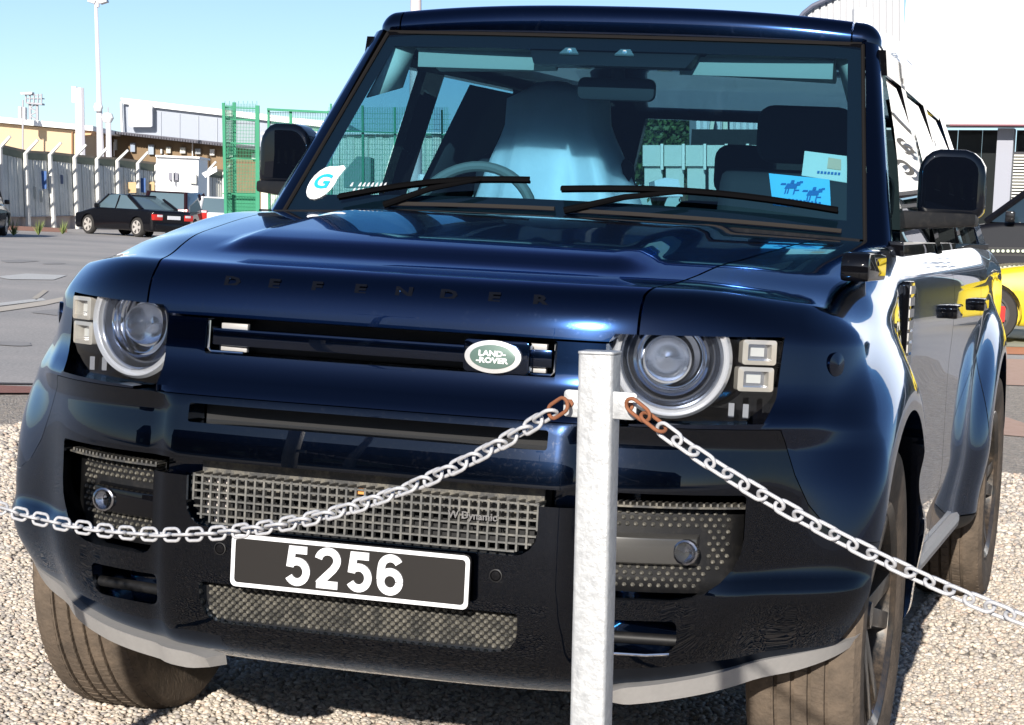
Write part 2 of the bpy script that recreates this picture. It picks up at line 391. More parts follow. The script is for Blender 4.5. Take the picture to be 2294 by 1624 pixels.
# grille frame: body-coloured band between the bumper and the hood
obj('grille_surround', inter(plan_prism([(-.484, -.3), (.484, -.3), (.484, .35), (-.484, .35)], .8695, 1.029)), PAINT, ROOT)
DOORY = [(1.435, 2.478), (2.484, 3.385)]
for s in (-1, 1):
    a = [(s*p[0], p[1]) for p in H2]
    # fender: outboard of the hood, above and outside the bumper, up to the door
    fm = MB().prism(a+[(s*1.4, 1.430), (s*1.4, -.3)], 2, .05, 1.6)
    fend = boolean(shell, fm.mesh('v'), 'INTERSECT')
    gv_ = MB().prism([(s*-.2, .04), (s*1.31, .04), (s*1.31, .6115)]+[(s*(p+.0012), q+.0015) for p, q in BL[::-1]]+[(s*.70, .869), (s*-.2, .869)], 1, -.5, .86)
    fend = boolean(fend, gv_.mesh('v'), 'DIFFERENCE')
    obj('fender', fend, PAINT, ROOT)
    for (y0, y1) in DOORY:
        dv = MB().box((min(s*.78, s*1.4), y0, .36), (max(s*.78, s*1.4), y1, 1.6))
        d = obj('door', boolean(shell, dv.mesh('v'), 'INTERSECT'), PAINT, ROOT)
        hx = .945
        MB().prism(rpoly(y1-.22, 1.045, y1-.04, 1.085, r=.012), 0, s*(hx-.005), s*(hx+.028)).build('door_handle', GLOSS, d, bevel=.006)
    qv = MB().box((min(s*.45, s*1.4), 3.391, .2), (max(s*.45, s*1.4), 5, 1.6))
    obj('rear_quarter', boolean(shell, qv.mesh('v'), 'INTERSECT'), PAINT, ROOT)
    sv = MB().box((min(s*.78, s*1.4), 1.435, .1), (max(s*.78, s*1.4), 3.385, .354))
    obj('sill', boolean(shell, sv.mesh('v'), 'INTERSECT'), TRIM, ROOT)
    MB().tube([(s*.895, 1.36, .36), (s*.905, 1.45, .345), (s*.905, 3.2, .345), (s*.895, 3.3, .37)], .028, 10).build('side_step', SILVER, ROOT)
    # wheel arch liners and inner structure
    for ya in (AXF, AXR):
        MB().lathe([(.03, s*.585), (.50, s*.585), (.470, s*.60), (.462, s*.90)], 'x', 40, center=(0, ya, HUB+.015), a0=R(4), a1=R(176)).build('arch_liner', DARK, ROOT)
    # vertical vent behind the front wheel with its ladder of bars
    v = MB().prism(rpoly(1.275, .80, 1.385, 1.165, r=.01), 0, s*.925, s*.947).build('side_vent', GLOSS, ROOT, bevel=.003)
    for i in range(12):
        MB().box((min(s*.945, s*.950), 1.285, .815+i*.029), (max(s*.945, s*.950), 1.375, .835+i*.029)).build('vent_bar', SILVER, v)
tail = MB().box((-.445, 4.625, .3), (.445, 4.9, 1.6))
obj('tailgate', boolean(shell, tail.mesh('v'), 'INTERSECT'), PAINT, ROOT)
MB().box((-.80, 1.5, .50), (.80, 4.6, .56)).build('floor_pan', DARK, ROOT)
MB().box((-.56, .62, .30), (.56, 4.5, .47)).build('underbody', DARK, ROOT)
MB().box((-.74, 1.445, .60), (.74, 1.50, 1.22)).build('bulkhead', DARK, ROOT)
MB().box((-.47, .30, .50), (.47, 1.2, .98)).build('engine_block', DARK, ROOT)

# hood inserts, lettering
def top_z(x, y, zz=1.13):
    lo = np.array([[x, y, zz]]);
    for _ in range(6):
        q = warp(lo)[0]; lo[0, 0] -= q[0]-x; lo[0, 1] -= q[1]-y
    return warp(lo)[0][2]
for s in (-1, 1):
    # black block on the fender by the pillar (this side only)
    if s > 0: MB().prism(rpoly(.60, 1.172, .90, 1.236, rr=(.012, .02, .02, .03)), 0, .872, .935).build('fender_block', GLOSS, ROOT, bevel=.01)
for i, ch in enumerate('DEFENDER'):
    me = text_mesh(ch, .030, .003, .0012, res=2); x = -.340+i*.680/7
    for v in me.vertices: v.co.x *= 1.75
    o = obj('badge_letter', me, GLOSS, hood); z = 1.107-.004*0
    o.location = (x, front_y(x, 1.06)+.0195, z); o.rotation_euler = (R(90-24), 0, math.atan(1.96*x**3))

# ---- grilles
def bar_row(mb, x0, x1, z0, z1, dy0, dy1, n=24, flat=None):
    """a horizontal slat following the nose"""
    vs = []
    for i in range(n+1):
        x = x0+(x1-x0)*i/n; y = (front_y(x, .99) if flat is None else flat+.49*x**4)
        vs += [(x, y+dy0, z0), (x, y+dy0, z1), (x, y+dy1, z1), (x, y+dy1, z0)]
    fs = []
    for i in range(n):
        for k in range(4): fs.append((i*4+k, i*4+(k+1) % 4, i*4+4+(k+1) % 4, i*4+4+k))
    fs += [(3, 2, 1, 0), (n*4, n*4+1, n*4+2, n*4+3)]
    return mb.add(vs, fs)
g1 = bar_row(MB(), -.375, .375, .973, 1.009, .010, .05).build('upper_grille', PAINT, ROOT, bevel=.003)
bar_row(MB(), -.386, .386, .956, 1.028, .085, .095).build('grille_backing', DARK, g1)
for s in (-1, 1):
    MB().tube([(s*.300, .083, .959), (s*.375, .086, .959), (s*.383, .087, .966), (s*.383, .090, 1.024)], .0035, 8).build('grille_end_trim', CHROME, g1)
    for z in (.966, 1.014):
        MB().box((min(s*.30, s*.36), .10, z-.006), (max(s*.30, s*.36), .115, z+.006)).build('grille_end_block', SILVER, g1, bevel=.002)
mb = MB()
mb.box((-.39, .11, .812), (.39, .115, .852)); mb.build('middle_grille', DARK, ROOT)

# square mesh grille
def front_sheet(name, m, x0, x1, z0, z1, dx, dz, wx, wz, dy, depth, flat, parent, round_b=0.0, lean=0.0):
    mb = MB(); nx = int(round((x1-x0)/dx)); nz = int(round((z1-z0)/dz))
    def Y(x, z): return flat+.49*abs(x)**4+dy+(z-z0)*lean
    for j in range(nz+1):
        z = z0+(z1-z0)*j/nz; e = round_b*max(0, 1-(z-z0)/max(round_b, 1e-6)) if round_b else 0
        e = round_b-math.sqrt(max(0, round_b**2-max(0, round_b-(z-z0))**2)) if round_b else 0
        n = 16; vs = []
        for i in range(n+1):
            x = x0+e+(x1-x0-2*e)*i/n; y = Y(x, z)
            vs += [(x, y, z-wz/2), (x, y, z+wz/2), (x, y+depth, z+wz/2), (x, y+depth, z-wz/2)]
        fs = [(i*4+k, i*4+(k+1) % 4, i*4+4+(k+1) % 4, i*4+4+k) for i in range(n) for k in range(4)]+[(3, 2, 1, 0), (n*4, n*4+1, n*4+2, n*4+3)]
        mb.add(vs, fs)
    for i in range(nx+1):
        x = x0+(x1-x0)*i/nx; d = min(x-x0, x1-x); zb = z0
        if round_b and d < round_b: zb = z0+round_b-math.sqrt(max(0, round_b**2-(round_b-d)**2))
        y0, y1 = Y(x, zb), Y(x, z1)
        mb.add([(x-wx/2, y0-.0015, zb), (x+wx/2, y0-.0015, zb), (x+wx/2, y0+depth, zb), (x-wx/2, y0+depth, zb),
                (x-wx/2, y1-.0015, z1), (x+wx/2, y1-.0015, z1), (x+wx/2, y1+depth, z1), (x-wx/2, y1+depth, z1)],
               [(0, 3, 2, 1), (4, 5, 6, 7), (0, 1, 5, 4), (1, 2, 6, 5), (2, 3, 7, 6), (3, 0, 4, 7)])
    return mb.build(name, m, parent, sharp=30)
mg = front_sheet('mesh_grille', mat('mesh_grey', (.10, .10, .097), .45, .2, dirt=(30, .45, (.26, .245, .21), .9, .5)), -.378, .378, .602, .700, .0205, .0163, .0044, .0038, .022, .012, .0, ROOT, .045)
mb = MB()
for i in range(38):   # comb of short fins along the top, running into the recess
    x = -.378+i*.0204; mb.box((x-.003, .022+.49*x**4, .699), (x+.003, .085, .704))
mb.box((-.378, .075, .66), (.378, .082, .732)); mb.build('grille_comb', GRILLE, mg)
MB().box((-.38, .125, .60), (.38, .13, .735)).build('grille_backing', DARK, mg)
for (x, z) in [(-.355+.0204*a, .686-.0163*b) for a in range(3) for b in range(6)]:
    if rng.random() < .85: MB().box((x-.006, .060, z-.005), (x+.006, .064, z+.005)).build('intake_rib', mat('pale_plastic', (.5, .45, .42), .5), mg)
MB().box((-.008, .030, .690), (.008, .034, .702)).build('marker_lens', AMBER, mg)
wm = text_mesh('W Dynamic', .021, .002, .0004, 'LEFT', 2); o = obj('grille_badge', wm, CHROME, mg); o.location = (.195, .012, .668); o.rotation_euler = (R(90), 0, R(3))
# studded lower grille
def studs(name, x0, x1, z0, z1, dx, dz, r, yf, parent, m=GRILLE, keep=None, big=.006):
    mb = MB(); j = 0; z = z0
    while z <= z1+1e-6:
        x = x0+(dx/2 if j % 2 else 0)
        while x <= x1+1e-6:
            if keep is None or keep(x, z):
                y = yf(x, z)
                vs = [(x+r*math.cos(t), y+big, z+r*.95*math.sin(t)) for t in [math.pi*k/3 for k in range(6)]]+[(x+r*.45*math.cos(t), y, z+r*.45*math.sin(t)) for t in [math.pi*k/3 for k in range(6)]]
                mb.add(vs, [(k, (k+1) % 6, 6+(k+1) % 6, 6+k) for k in range(6)]+[tuple(range(6, 12))])
            x += dx
        z += dz; j += 1
    return mb.build(name, m, parent, sharp=60, fix=False)
yl = lambda x, z: .040+.49*abs(x)**4+(.475-z)*.10
lg = MB()
lg.add([(x, yl(x, z)+.008, z) for z in (.392, .478) for x in (-.35, -.2, 0, .2, .35)], [(i, i+1, i+6, i+5) for i in range(4)])
lgo = lg.build('lower_grille', TRIM, ROOT)
stud_m = mat('stud_plastic', (.045, .045, .042), .3, dirt=(30, .4, (.24, .22, .18), .8, .45))
studs('grille_studs', -.338, .338, .400, .472, .0175, .0082, .0062, yl, lgo, stud_m)['kind'] = 'stuff'

# fog lamp pockets
for s in (-1, 1):
    yb = lambda x, z: .49*abs(x)**4+.085
    base = MB(); P = []
    for j in range(7):
        for i in range(9):
            x = .485+(.757-.485)*i/8; z = .525+(.712-.525)*j/6; P.append((s*x, yb(x, z)+.008, z))
    base.add(P, [(j*9+i, j*9+i+1, j*9+10+i, j*9+9+i) for j in range(6) for i in range(8)])
    fp = base.build('fog_lamp_panel', TRIM, ROOT)
    fp.modifiers.new('s', 'SOLIDIFY').thickness = .004
    studs('panel_studs', .49, .735, .540, .700, .0165, .0125, .0052, lambda x, z: yb(x, z), fp, stud_m,
          keep=lambda x, z: not (.578 < z < .655 and x < .692) and x+max(0, .60-z)*1.1 < .738)['kind'] = 'stuff'
    if s < 0:
        for v in fp.children[0].data.vertices: v.co.x *= -1
        fp.children[0].data.flip_normals()
    ledge = MB()
    for k in range(22):
        x = s*(.49+k*.0125); ledge.box((x-.002, .49*abs(x)**4+.05, .708), (x+.002, .49*abs(x)**4+.10, .714))
    vs = []
    for k in range(12):
        x = .485+k*.0255; vs += [(s*x, .49*x**4+.045, .704), (s*x, .49*x**4+.045, .708), (s*x, .49*x**4+.12, .708), (s*x, .49*x**4+.12, .704)]
    ledge.add(vs, [(i*4+k, i*4+(k+1) % 4, i*4+4+(k+1) % 4, i*4+4+k) for i in range(11) for k in range(4)])
    ledge.build('comb_ledge', GRILLE, fp)
    fl = MB(); vs = []
    n = 8
    for k in range(n+1):
        x = .488+(.678-.488)*k/n; y = yb(x, 0)-.020
        vs += [(s*x, y, .588), (s*x, y, .640), (s*x, y+.03, .648), (s*x, y+.03, .580)]
    fl.add(vs, [(i*4+k, i*4+(k+1) % 4, i*4+4+(k+1) % 4, i*4+4+k) for i in range(n) for k in range(4)]+[(3, 2, 1, 0), (n*4, n*4+1, n*4+2, n*4+3)])
    fb = fl.build('fog_lamp', GLOSS if s < 0 else mat('smoked_bar', (.06, .058, .055), .3, .2, .5), ROOT, bevel=.004)
    xc = .660 if s > 0 else .640
    y0 = yb(xc, 0)-.034
    MB().lathe([(.027, y0+.014), (.026, y0+.002), (.022, y0), (.016, y0+.012), (.002, y0+.018)], 'y', 14, center=(s*xc, 0, .614)).build('fog_reflector', mat('fog_chrome', (.42, .42, .44), .18, 1), fb)
    MB().lathe([(.023, y0+.002), (.017, y0-.008), (.008, y0-.012), (.001, y0-.013)], 'y', 24, center=(s*xc, 0, .614)).build('fog_lens', LENSGLASS, fb)
    # tow opening bar
    MB().cyl((s*.47, .12, .43), (s*.65, .16, .43), .012, n=12).build('towing_eye', TRIM, ROOT)
    if s > 0: MB().tube([(.50, .080, .4045), (.60, .100, .4055), (.645, .113, .410)], .0035, 8).build('tow_trim', CHROME, ROOT)
# silver skid strips along the chin
def low_edge(x):
    P = np.array([[x, 0.0, .335]]); q = warp(P)[0]; return q
for s in (-1, 1):
    vs = []; n = 34; t0 = 0 if s < 0 else .30
    for i in range(n+1):
        t = t0+(1-t0)*i/n
        if t < .8: x0_, y0_ = .335+(.85-.335)*t/.8, 0.0
        else: an = R(64)*(t-.8)/.2; x0_, y0_ = .85+.085*math.sin(an), .085-.085*math.cos(an)
        zc = .301+.030*max(0, t-.1)+.05*t**4; h = .020*min(1, .6+i/6)*(1-.8*max(0, (t-.80)/.20)**1.3)
        q0 = warp(np.array([[x0_, y0_, .345]]))[0]; q0[1] -= .018; zc += .05*t**2
        dy = .5+.0*t
        vs += [(s*q0[0], q0[1]+.026, zc-h), (s*q0[0], q0[1], zc+h), (s*(q0[0]-.02), q0[1]+.06, zc+h), (s*(q0[0]-.02), q0[1]+.07, zc-h)]
    MB().add(vs, [(i*4+k, i*4+(k+1) % 4, i*4+4+(k+1) % 4, i*4+4+k) for i in range(n) for k in range(4)]+[(3, 2, 1, 0), (n*4, n*4+1, n*4+2, n*4+3)]).build('skid_strip', SILVER, ROOT)
# parking sensors
for (x, z) in ((-.300, .553), (.304, .553), (-.80, .50), (.845, .51)):
    y = front_y(x, z)-.001+(.0 if abs(x) < .5 else .012)
    a = math.atan(1.96*abs(x)**3)*(1 if x > 0 else -1)
    M = Matrix.Translation((x, y, z)) @ Matrix.Rotation(a, 4, 'Z')
    sn = MB().lathe([(.0135, .006), (.0135, -.0015), (.0115, -.002), (.0112, .001)], 'y', 20, M=M).build('parking_sensor', TRIM, ROOT)
    MB().lathe([(.011, .001), (.009, -.001), (.0005, -.0015)], 'y', 20, M=M).build('sensor_face', GLOSS, sn)
for s in (-1, 1):
    M = Matrix.Translation((s*.905, .405, 1.0)) @ Matrix.Rotation(s*R(62), 4, 'Z')
    MB().lathe([(.026, .006), (.026, -.002), (.001, -.006)], 'y', 24, M=M).build('washer_cap', PAINT, ROOT)

# emblem
em = MB().prism(rpoly(.195, .957, .335, 1.024, r=.01), 1, .060, .085).build('emblem_block', PAINT, ROOT, bevel=.003)
def ell(a, b, y0, y1, n=48): return MB().prism([(a*math.cos(2*math.pi*i/n), b*math.sin(2*math.pi*i/n)) for i in range(n)], 1, y0, y1)
for nm, a, b, y0, m in (('emblem_rim', .060, .0335, .046, mat('emblem_silver', (.78, .78, .78), .3, .6)), ('emblem_field', .048, .0245, .0435, mat('emblem_green', (.10, .16, .14), .35, .2))):
    o = ell(a, b, 0, .012).build(nm, m, em, bevel=.001); o.location = (.262, y0, .9905)
for t, x, z in (('LAND-', .262, .997), ('-ROVER', .262, .983)):
    me = text_mesh(t, .0155, .001, .0005, res=2)
    for v in me.vertices: v.co.x *= 1.25
    o = obj('emblem_lettering', me, mat('emblem_letters', (.85, .85, .85), .4), em); o.location = (x, .042, z); o.rotation_euler = (R(90), 0, 0)

# number plate
pl = MB().prism(rpoly(-.260, .483, .260, .594, r=.012), 1, -.028, -.020).build('number_plate', mat('plate_black', (.014, .012, .011), .35, dirt=(30, .66, (.12, .1, .08), .6, .3)), ROOT)
MB().prism(rpoly(-.24, .49, .24, .59, r=.01), 1, -.0195, .03).build('plate_holder', TRIM, ROOT)
pw = mat('plate_white', (.72, .72, .74), .4)
o1, o2 = rpoly(-.259, .484, .259, .593, r=.012), rpoly(-.2505, .4925, .2505, .5845, r=.008)
vs = [(a, -.0295, b) for a, b in o1]+[(a, -.0295, b) for a, b in o2]+[(a, -.027, b) for a, b in o1]; n = len(o1)
MB().add(vs, [(i, (i+1) % n, n+(i+1) % n, n+i) for i in range(n)]+[(i, 2*n+i, 2*n+(i+1) % n, (i+1) % n) for i in range(n)]).build('plate_border', pw, pl)
def ribbon(pts, w, name, m, parent, y0=-.0312, y1=-.0285):
    n = len(pts); L = []; Rr = []
    for i in range(n):
        a = Vector(pts[max(0, i-1)]); b = Vector(pts[min(n-1, i+1)]); p = Vector(pts[i])
        d0 = (p-a).normalized() if i > 0 else (b-p).normalized(); d1 = (b-p).normalized() if i < n-1 else d0
        t = (d0+d1).normalized(); nn = Vector((-t.y, t.x)); k = 1/max(.45, nn.dot(Vector((-d0.y, d0.x))))
        L.append(p+nn*w/2*k); Rr.append(p-nn*w/2*k)
    vs = [(q.x, y, q.y) for y in (y0, y1) for q in L+Rr]; N = 2*n; fs = []
    for i in range(n-1):
        fs += [(i, n+i, n+i+1, i+1), (N+i, N+i+1, N+n+i+1, N+n+i), (i, i+1, N+i+1, N+i), (n+i, N+n+i, N+n+i+1, n+i+1)]
    fs += [(0, N, N+n, n), (n-1, 2*n-1, N+2*n-1, N+n-1)]
    return MB().add(vs, fs).build(name, m, parent, sharp=30)
def arc(cx, cz, rx, rz, a0, a1, n=14): return [(cx+rx*math.cos(R(a0+(a1-a0)*i/n)), cz+rz*math.sin(R(a0+(a1-a0)*i/n))) for i in range(n+1)]
D5 = [[(.049, .0735), (.0165, .0735), (.0125, .0375)], arc(.0285, .0285, .0205, .0215, 138, -150, 20)]
D2 = [arc(.0275, .0575, .0205, .0190, 172, -28, 14)+[(.0400, .0400), (.0135, .0130), (.0090, .0075)], [(.0045, .0075), (.0510, .0075)]]
D6 = [arc(.0290, .0560, .0195, .0190, 28, 168, 12)+[(.0082, .046), (.0080, .030)], arc(.0290, .0270, .0200, .0200, 0, 360, 28)]
for i, (ch, rb) in enumerate((('5', D5), ('2', D2), ('5', D5), ('6', D6))):
    o = ribbon(rb[0], .0160, 'plate_digit', pw, pl); o2 = ribbon(rb[1], .0160, 'plate_digit', pw, pl, -.0316, -.0289)
    bm = bmesh.new(); bm.from_mesh(o.data); bm.from_mesh(o2.data); bm.to_mesh(o.data); bm.free(); bpy.data.objects.remove(o2); finish(o.data, 30)
    o.location = (-.1395+i*.0675, 0, .4985)

# ---- headlights
for s in (-1, 1):
    hl = empty('headlight', (0, 0, 0)); hl.parent = ROOT
    hs = MB().prism([(s*a, b) for a, b in LAMP_POLY], 1, .352, .376).build('lamp_housing', GLOSS, hl)
    cx, cz = .598, 1.004
    yc = lambda x: .49*x**4+.075
    M = Matrix.Translation((s*cx, yc(cx)+.060, cz)) @ Matrix.Rotation(s*R(14), 4, 'Z')
    full = 1
    # dark bowl, ring light, projector
    MB().lathe([(.118, .07), (.117, .0), (.100, -.004), (.084, .03), (.06, .05), (.002, .052)], 'y', 56, M=M).build('lamp_bowl', mat('lamp_bowl', (.34, .37, .44), .12, .95), hl)
    for rr_, dd in ((.112, .004), (.100, .012), (.091, .016)):
        MB().lathe([(rr_, dd+.004), (rr_-.002, dd), (rr_-.004, dd+.004)], 'y', 64, M=M).build('bowl_ridge', mat('ridge_silver', (.55, .57, .62), .15, .9), hl)
    a0, a1 = R(180-38) if s < 0 else R(-218+0), R(180-38+256)
    MB().lathe([(.121, .006), (.124, -.010), (.118, -.020), (.112, -.012), (.106, -.016), (.103, .004)], 'y', 72, M=M, a0=R(-218), a1=R(38)).build('ring_light', mat('ring_plastic', (.60, .60, .62), .14, .5, .8, .05), hl)
    MB().lathe([(.074, .010), (.078, -.002), (.072, -.010), (.064, .0), (.060, .028)], 'y', 56, M=M).build('inner_ring', CHROME, hl)
    M2 = M @ Matrix.Translation((-s*.008, 0, -.004))
    MB().lathe([(.046, .02), (.044, -.004), (.034, -.024), (.018, -.034), (.001, -.037)], 'y', 48, M=M2).build('projector_lens', LENSGLASS, hl)
    MB().lathe([(.056, .030), (.050, .012), (.046, .012), (.046, .035)], 'y', 48, M=M2).build('projector_bezel', CHROME, hl)
    MB().lathe([(.045, .034), (.03, .028), (.001, .022)], 'y', 24, M=M2).build('projector_back', mat('projector_back', (.5, .55, .65), .15, .9), hl)
    # two square lamps outboard
    for k, (z0, z1, xa, xb) in enumerate(((.998, 1.049, .729, .798), (.943, .993, .722, .795))):
        y = yc(.755)+.028
        M3 = Matrix.Translation((s*(xa+xb)/2, y, (z0+z1)/2)) @ Matrix.Rotation(s*R(30), 4, 'Z')
        w, h = (xb-xa)/2/math.cos(R(30))*.92, (z1-z0)/2
        fr = MB(); a = rpoly(-w, -h, w, h, r=.006); b = rpoly(-w*.70, -h*.66, w*.70, h*.66, r=.003); n = len(a)
        fr.add([(p[0], -.012, p[1]) for p in a]+[(p[0], -.014, p[1]) for p in b]+[(p[0], .012, p[1]) for p in a]+[(p[0]*.9, .012, p[1]*.9) for p in b],
               [(i, (i+1) % n, n+(i+1) % n, n+i) for i in range(n)]+[(i, 2*n+i, 2*n+(i+1) % n, (i+1) % n) for i in range(n)]+[(n+i, n+(i+1) % n, 3*n+(i+1) % n, 3*n+i) for i in range(n)], M=M3)
        sq = fr.build('square_lamp', mat('lamp_frame', (.52, .48, .42), .2, .4, .8, .05), hl)
        MB().box((-w*.7, .008, -h*.7), (w*.7, .012, h*.7), M=M3).build('square_reflector', mat('square_reflector', (.55, .57, .62), .12, .9), sq)
        MB().box((-w*.40, .002, -h*.35), (w*.40, .006, h*.35), M=M3).build('square_core', mat('square_core', (.75, .75, .72), .15, .5), sq)
    mb = MB()
    for k in range(2): mb.box((s*(.715+.03*k)-.006, yc(.73)+.05, .885), (s*(.715+.03*k)+.006, yc(.73)+.07, .915))
    mb.build('lamp_rib', CHROME, hl)
    # clear cover following the nose
    P = []; nx, nz = 16, 10
    for j in range(nz+1):
        for i in range(nx+1):
            u, v = i/nx, j/nz; xa = .490; xb = .790+.022*v; x = xa+(xb-xa)*u; z = .876+(1.049-.876)*v
            P.append((s*x, .49*x**4+.070+.004+(.02*(1-v) if 0 else 0), z))
    MB().add(P, [(j*(nx+1)+i, j*(nx+1)+i+1, (j+1)*(nx+1)+i+1, (j+1)*(nx+1)+i) for j in range(nz) for i in range(nx)]).build('lamp_cover', LENS, hl, fix=False)

# ---- wheels
def wheel(name='wheel'):
    w = empty(name)
    R0, Wd = .405, .1275
    prof = [(.262, -.105), (.30, -.118), (.345, -Wd), (.378, -.124), (.394, -.112), (R0, -.088)]
    for gx in (-.055, -.018, .018, .055): prof += [(R0, gx-.0045), (R0-.009, gx-.0035), (R0-.009, gx+.0035), (R0, gx+.0045)]
    prof += [(R0, .088), (.394, .112), (.378, .124), (.345, Wd), (.30, .118), (.262, .105)]
    ty = MB().lathe(prof, 'x', 96).build('tyre', TYRE, w, sharp=28)
    blocks = MB()
    for k in range(76):
        a = 2*math.pi*k/76
        for (u0, u1, tw) in ((.064, .112, .35), (-.112, -.064, -.35), (.0235, .0495, .2), (-.0125, .0125, 0), (-.0495, -.0235, -.2)):
            c = []
            for (h, da) in ((u0, 0), (u1, tw*.06)):
                rr = R0+.0015 if abs(h) < .1 else .3965
                c += [(h, rr*math.cos(a+da), rr*math.sin(a+da)), (h, rr*math.cos(a+da+.055), rr*math.sin(a+da+.055)), (h, (rr-.012)*math.cos(a+da+.055), (rr-.012)*math.sin(a+da+.055)), (h, (rr-.012)*math.cos(a+da), (rr-.012)*math.sin(a+da))]
            blocks.add(c, [(0, 1, 5, 4), (1, 2, 6, 5), (3, 0, 4, 7), (0, 3, 2, 1), (4, 5, 6, 7)])
    tb = blocks.build('tread_blocks', TYRE, ty, sharp=20); tb['kind'] = 'stuff'
    MB().lathe([(.268, -.10), (.262, .0), (.255, .085), (.268, .108), (.262, .116), (.245, .104), (.235, .05), (.235, -.10)], 'x', 64).build('rim', RIM, w)
    sp = MB()
    for k in range(5):
        for d in (-.20, .20):
            a = 2*math.pi*k/5+d; ca, sa = math.cos(a), math.sin(a); c2, s2 = math.cos(2*math.pi*k/5), math.sin(2*math.pi*k/5)
            def Q(r, t, x, aa): return (x, r*math.cos(aa)-t*math.sin(aa), r*math.sin(aa)+t*math.cos(aa))
            a_in = 2*math.pi*k/5+d*.9
            vs = [Q(.055, -.022, .080, a_in), Q(.055, .022, .080, a_in), Q(.255, .020, .104, a), Q(.255, -.020, .104, a),
                  Q(.055, -.026, .040, a_in), Q(.055, .026, .040, a_in), Q(.255, .026, .055, a), Q(.255, -.026, .055, a)]
            sp2 = MB().add(vs, [(0, 1, 2, 3), (4, 7, 6, 5), (0, 4, 5, 1), (1, 5, 6, 2), (2, 6, 7, 3), (3, 7, 4, 0)])
            sp2.build('spoke', RIM, w, bevel=.004)
    MB().lathe([(.075, .04), (.070, .078), (.034, .084), (.030, .094), (.001, .096)], 'x', 32).build('wheel_hub', RIM, w)
    MB().lathe([(.17, -.02), (.17, .0), (.001, .002)], 'x', 48).build('brake_disc', mat('brake_disc', (.3, .28, .26), .4, .8), w)
    return w
def wheel_at(w, x, y, rz):
    w.parent = ROOT; w.location = (x, y, HUB); w.rotation_euler.z = rz
w0 = wheel(); wheel_at(w0, .862, AXF, R(0))
for (x, y, rz) in ((.862, AXR, 0), (-.862, AXF, R(180)), (-.862, AXR, R(180))):
    w = copy_tree(w0); wheel_at(w, x, y, rz); w.rotation_euler.x = R(random.uniform(0, 60)) if 0 else 0

# ---- cabin
RX = .742
def tap(y, z): return 1-(.05+.10*np.clip((z-1.25)/.5, 0, 1))*np.clip((y-2.0)/2.6, 0, 1)**1.1
Vr, Fr = round_grid(np.array(lin(-RX, RX, .03, .05, 6)), np.array(lin(1.935, 4.68, .05, .05, 6)), np.array(lin(1.755, 1.88, .02, .05, 6)), .05)
def roofwarp(P):
    x, y, z = P.T.copy(); t = sstep(1.76, 1.86, z)
    z = z+(.060*(1-(np.abs(x)/RX)**2.4)+.005)*t*(.55+.45*sstep(1.9, 2.9, y))-.055*(1-sstep(1.85, 2.75, y))*(.35+.65*t)-.03*sstep(3.3, 4.7, y)
    z = z+.03*(1-sstep(1.9, 2.3, y))
    y = y+.05*(np.abs(x)/RX)**3*(1-sstep(1.93, 2.6, y))
    x = x*tap(y, 1.75)
    return np.stack([x, y, z], 1)
roof_me = np_mesh('roof', roofwarp(Vr), Fr)
RS = .662
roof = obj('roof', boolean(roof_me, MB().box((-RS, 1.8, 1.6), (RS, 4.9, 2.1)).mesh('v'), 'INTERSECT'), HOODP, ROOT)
for s in (-1, 1):
    obj('roof_side', boolean(roof_me, MB().box((min(s*(RS+.005), s*.95), 1.8, 1.6), (max(s*(RS+.005), s*.95), 4.9, 2.1)).mesh('v'), 'INTERSECT'), PAINT, ROOT)
MB().prism([(4.05, 1.89), (4.24, 1.89), (4.22, 1.955), (4.17, 1.965)], 0, -.02, .02).build('roof_antenna', GLOSS, ROOT, bevel=.008)
# windscreen plane helper: u -1..1 across, v 0 (bottom) .. 1 (top)
def wsp(u, v, o=0.0):
    hw = .800+( .695-.800)*v; bow = .045*(1-abs(u)**2.2)*(1-.25*v)
    x = u*hw; y = 1.475+(1.962-1.475)*v-bow+ (0.0); z = 1.255+(1.796-1.255)*v+.022*(1-u*u)*(1-v)
    n = Vector((0, -.743, .669)); return (x, y+n.y*o, z+n.z*o)
def ws_sheet(u0, u1, v0, v1, o, nu=20, nv=10):
    P = [wsp(u0+(u1-u0)*i/nu, v0+(v1-v0)*j/nv, o) for j in range(nv+1) for i in range(nu+1)]
    return MB().add(P, [(j*(nu+1)+i, j*(nu+1)+i+1, (j+1)*(nu+1)+i+1, (j+1)*(nu+1)+i) for j in range(nv) for i in range(nu)])
ws = ws_sheet(-1, 1, 0, 1, 0, 32, 16).build('windscreen', WGLASS, ROOT, fix=False)
frit = MB(); N = 10
for (u0, u1, v0, v1) in ((-1, 1, .93, 1), (-1, 1, 0, .10), (-1, -.945, .10, .93), (.945, 1, .10, .93)):
    m2 = ws_sheet(u0, u1, v0, v1, -.004); frit.add(m2.v, m2.f)
frit.build('glass_border', mat('frit_black', (.006, .007, .010), .5), ws, fix=False)
# rubber / pale seal lines round the glass
pts = [wsp(-1.0+.0, .0, .004)]+[wsp(-1.0, k/10, .004) for k in range(1, 11)]
for P in ([wsp(-1.004, k/10, .002) for k in range(11)], [wsp(1.004, k/10, .002) for k in range(11)], [wsp(-1+k/10, 1.004, .002) for k in range(21)], [wsp(-1+k/10, -.0, .003) for k in range(21)]):
    MB().tube(P, .0055, 6).build('glass_seal', mat('seal_grey', (.013, .012, .012), .8, spec=.05), ws)
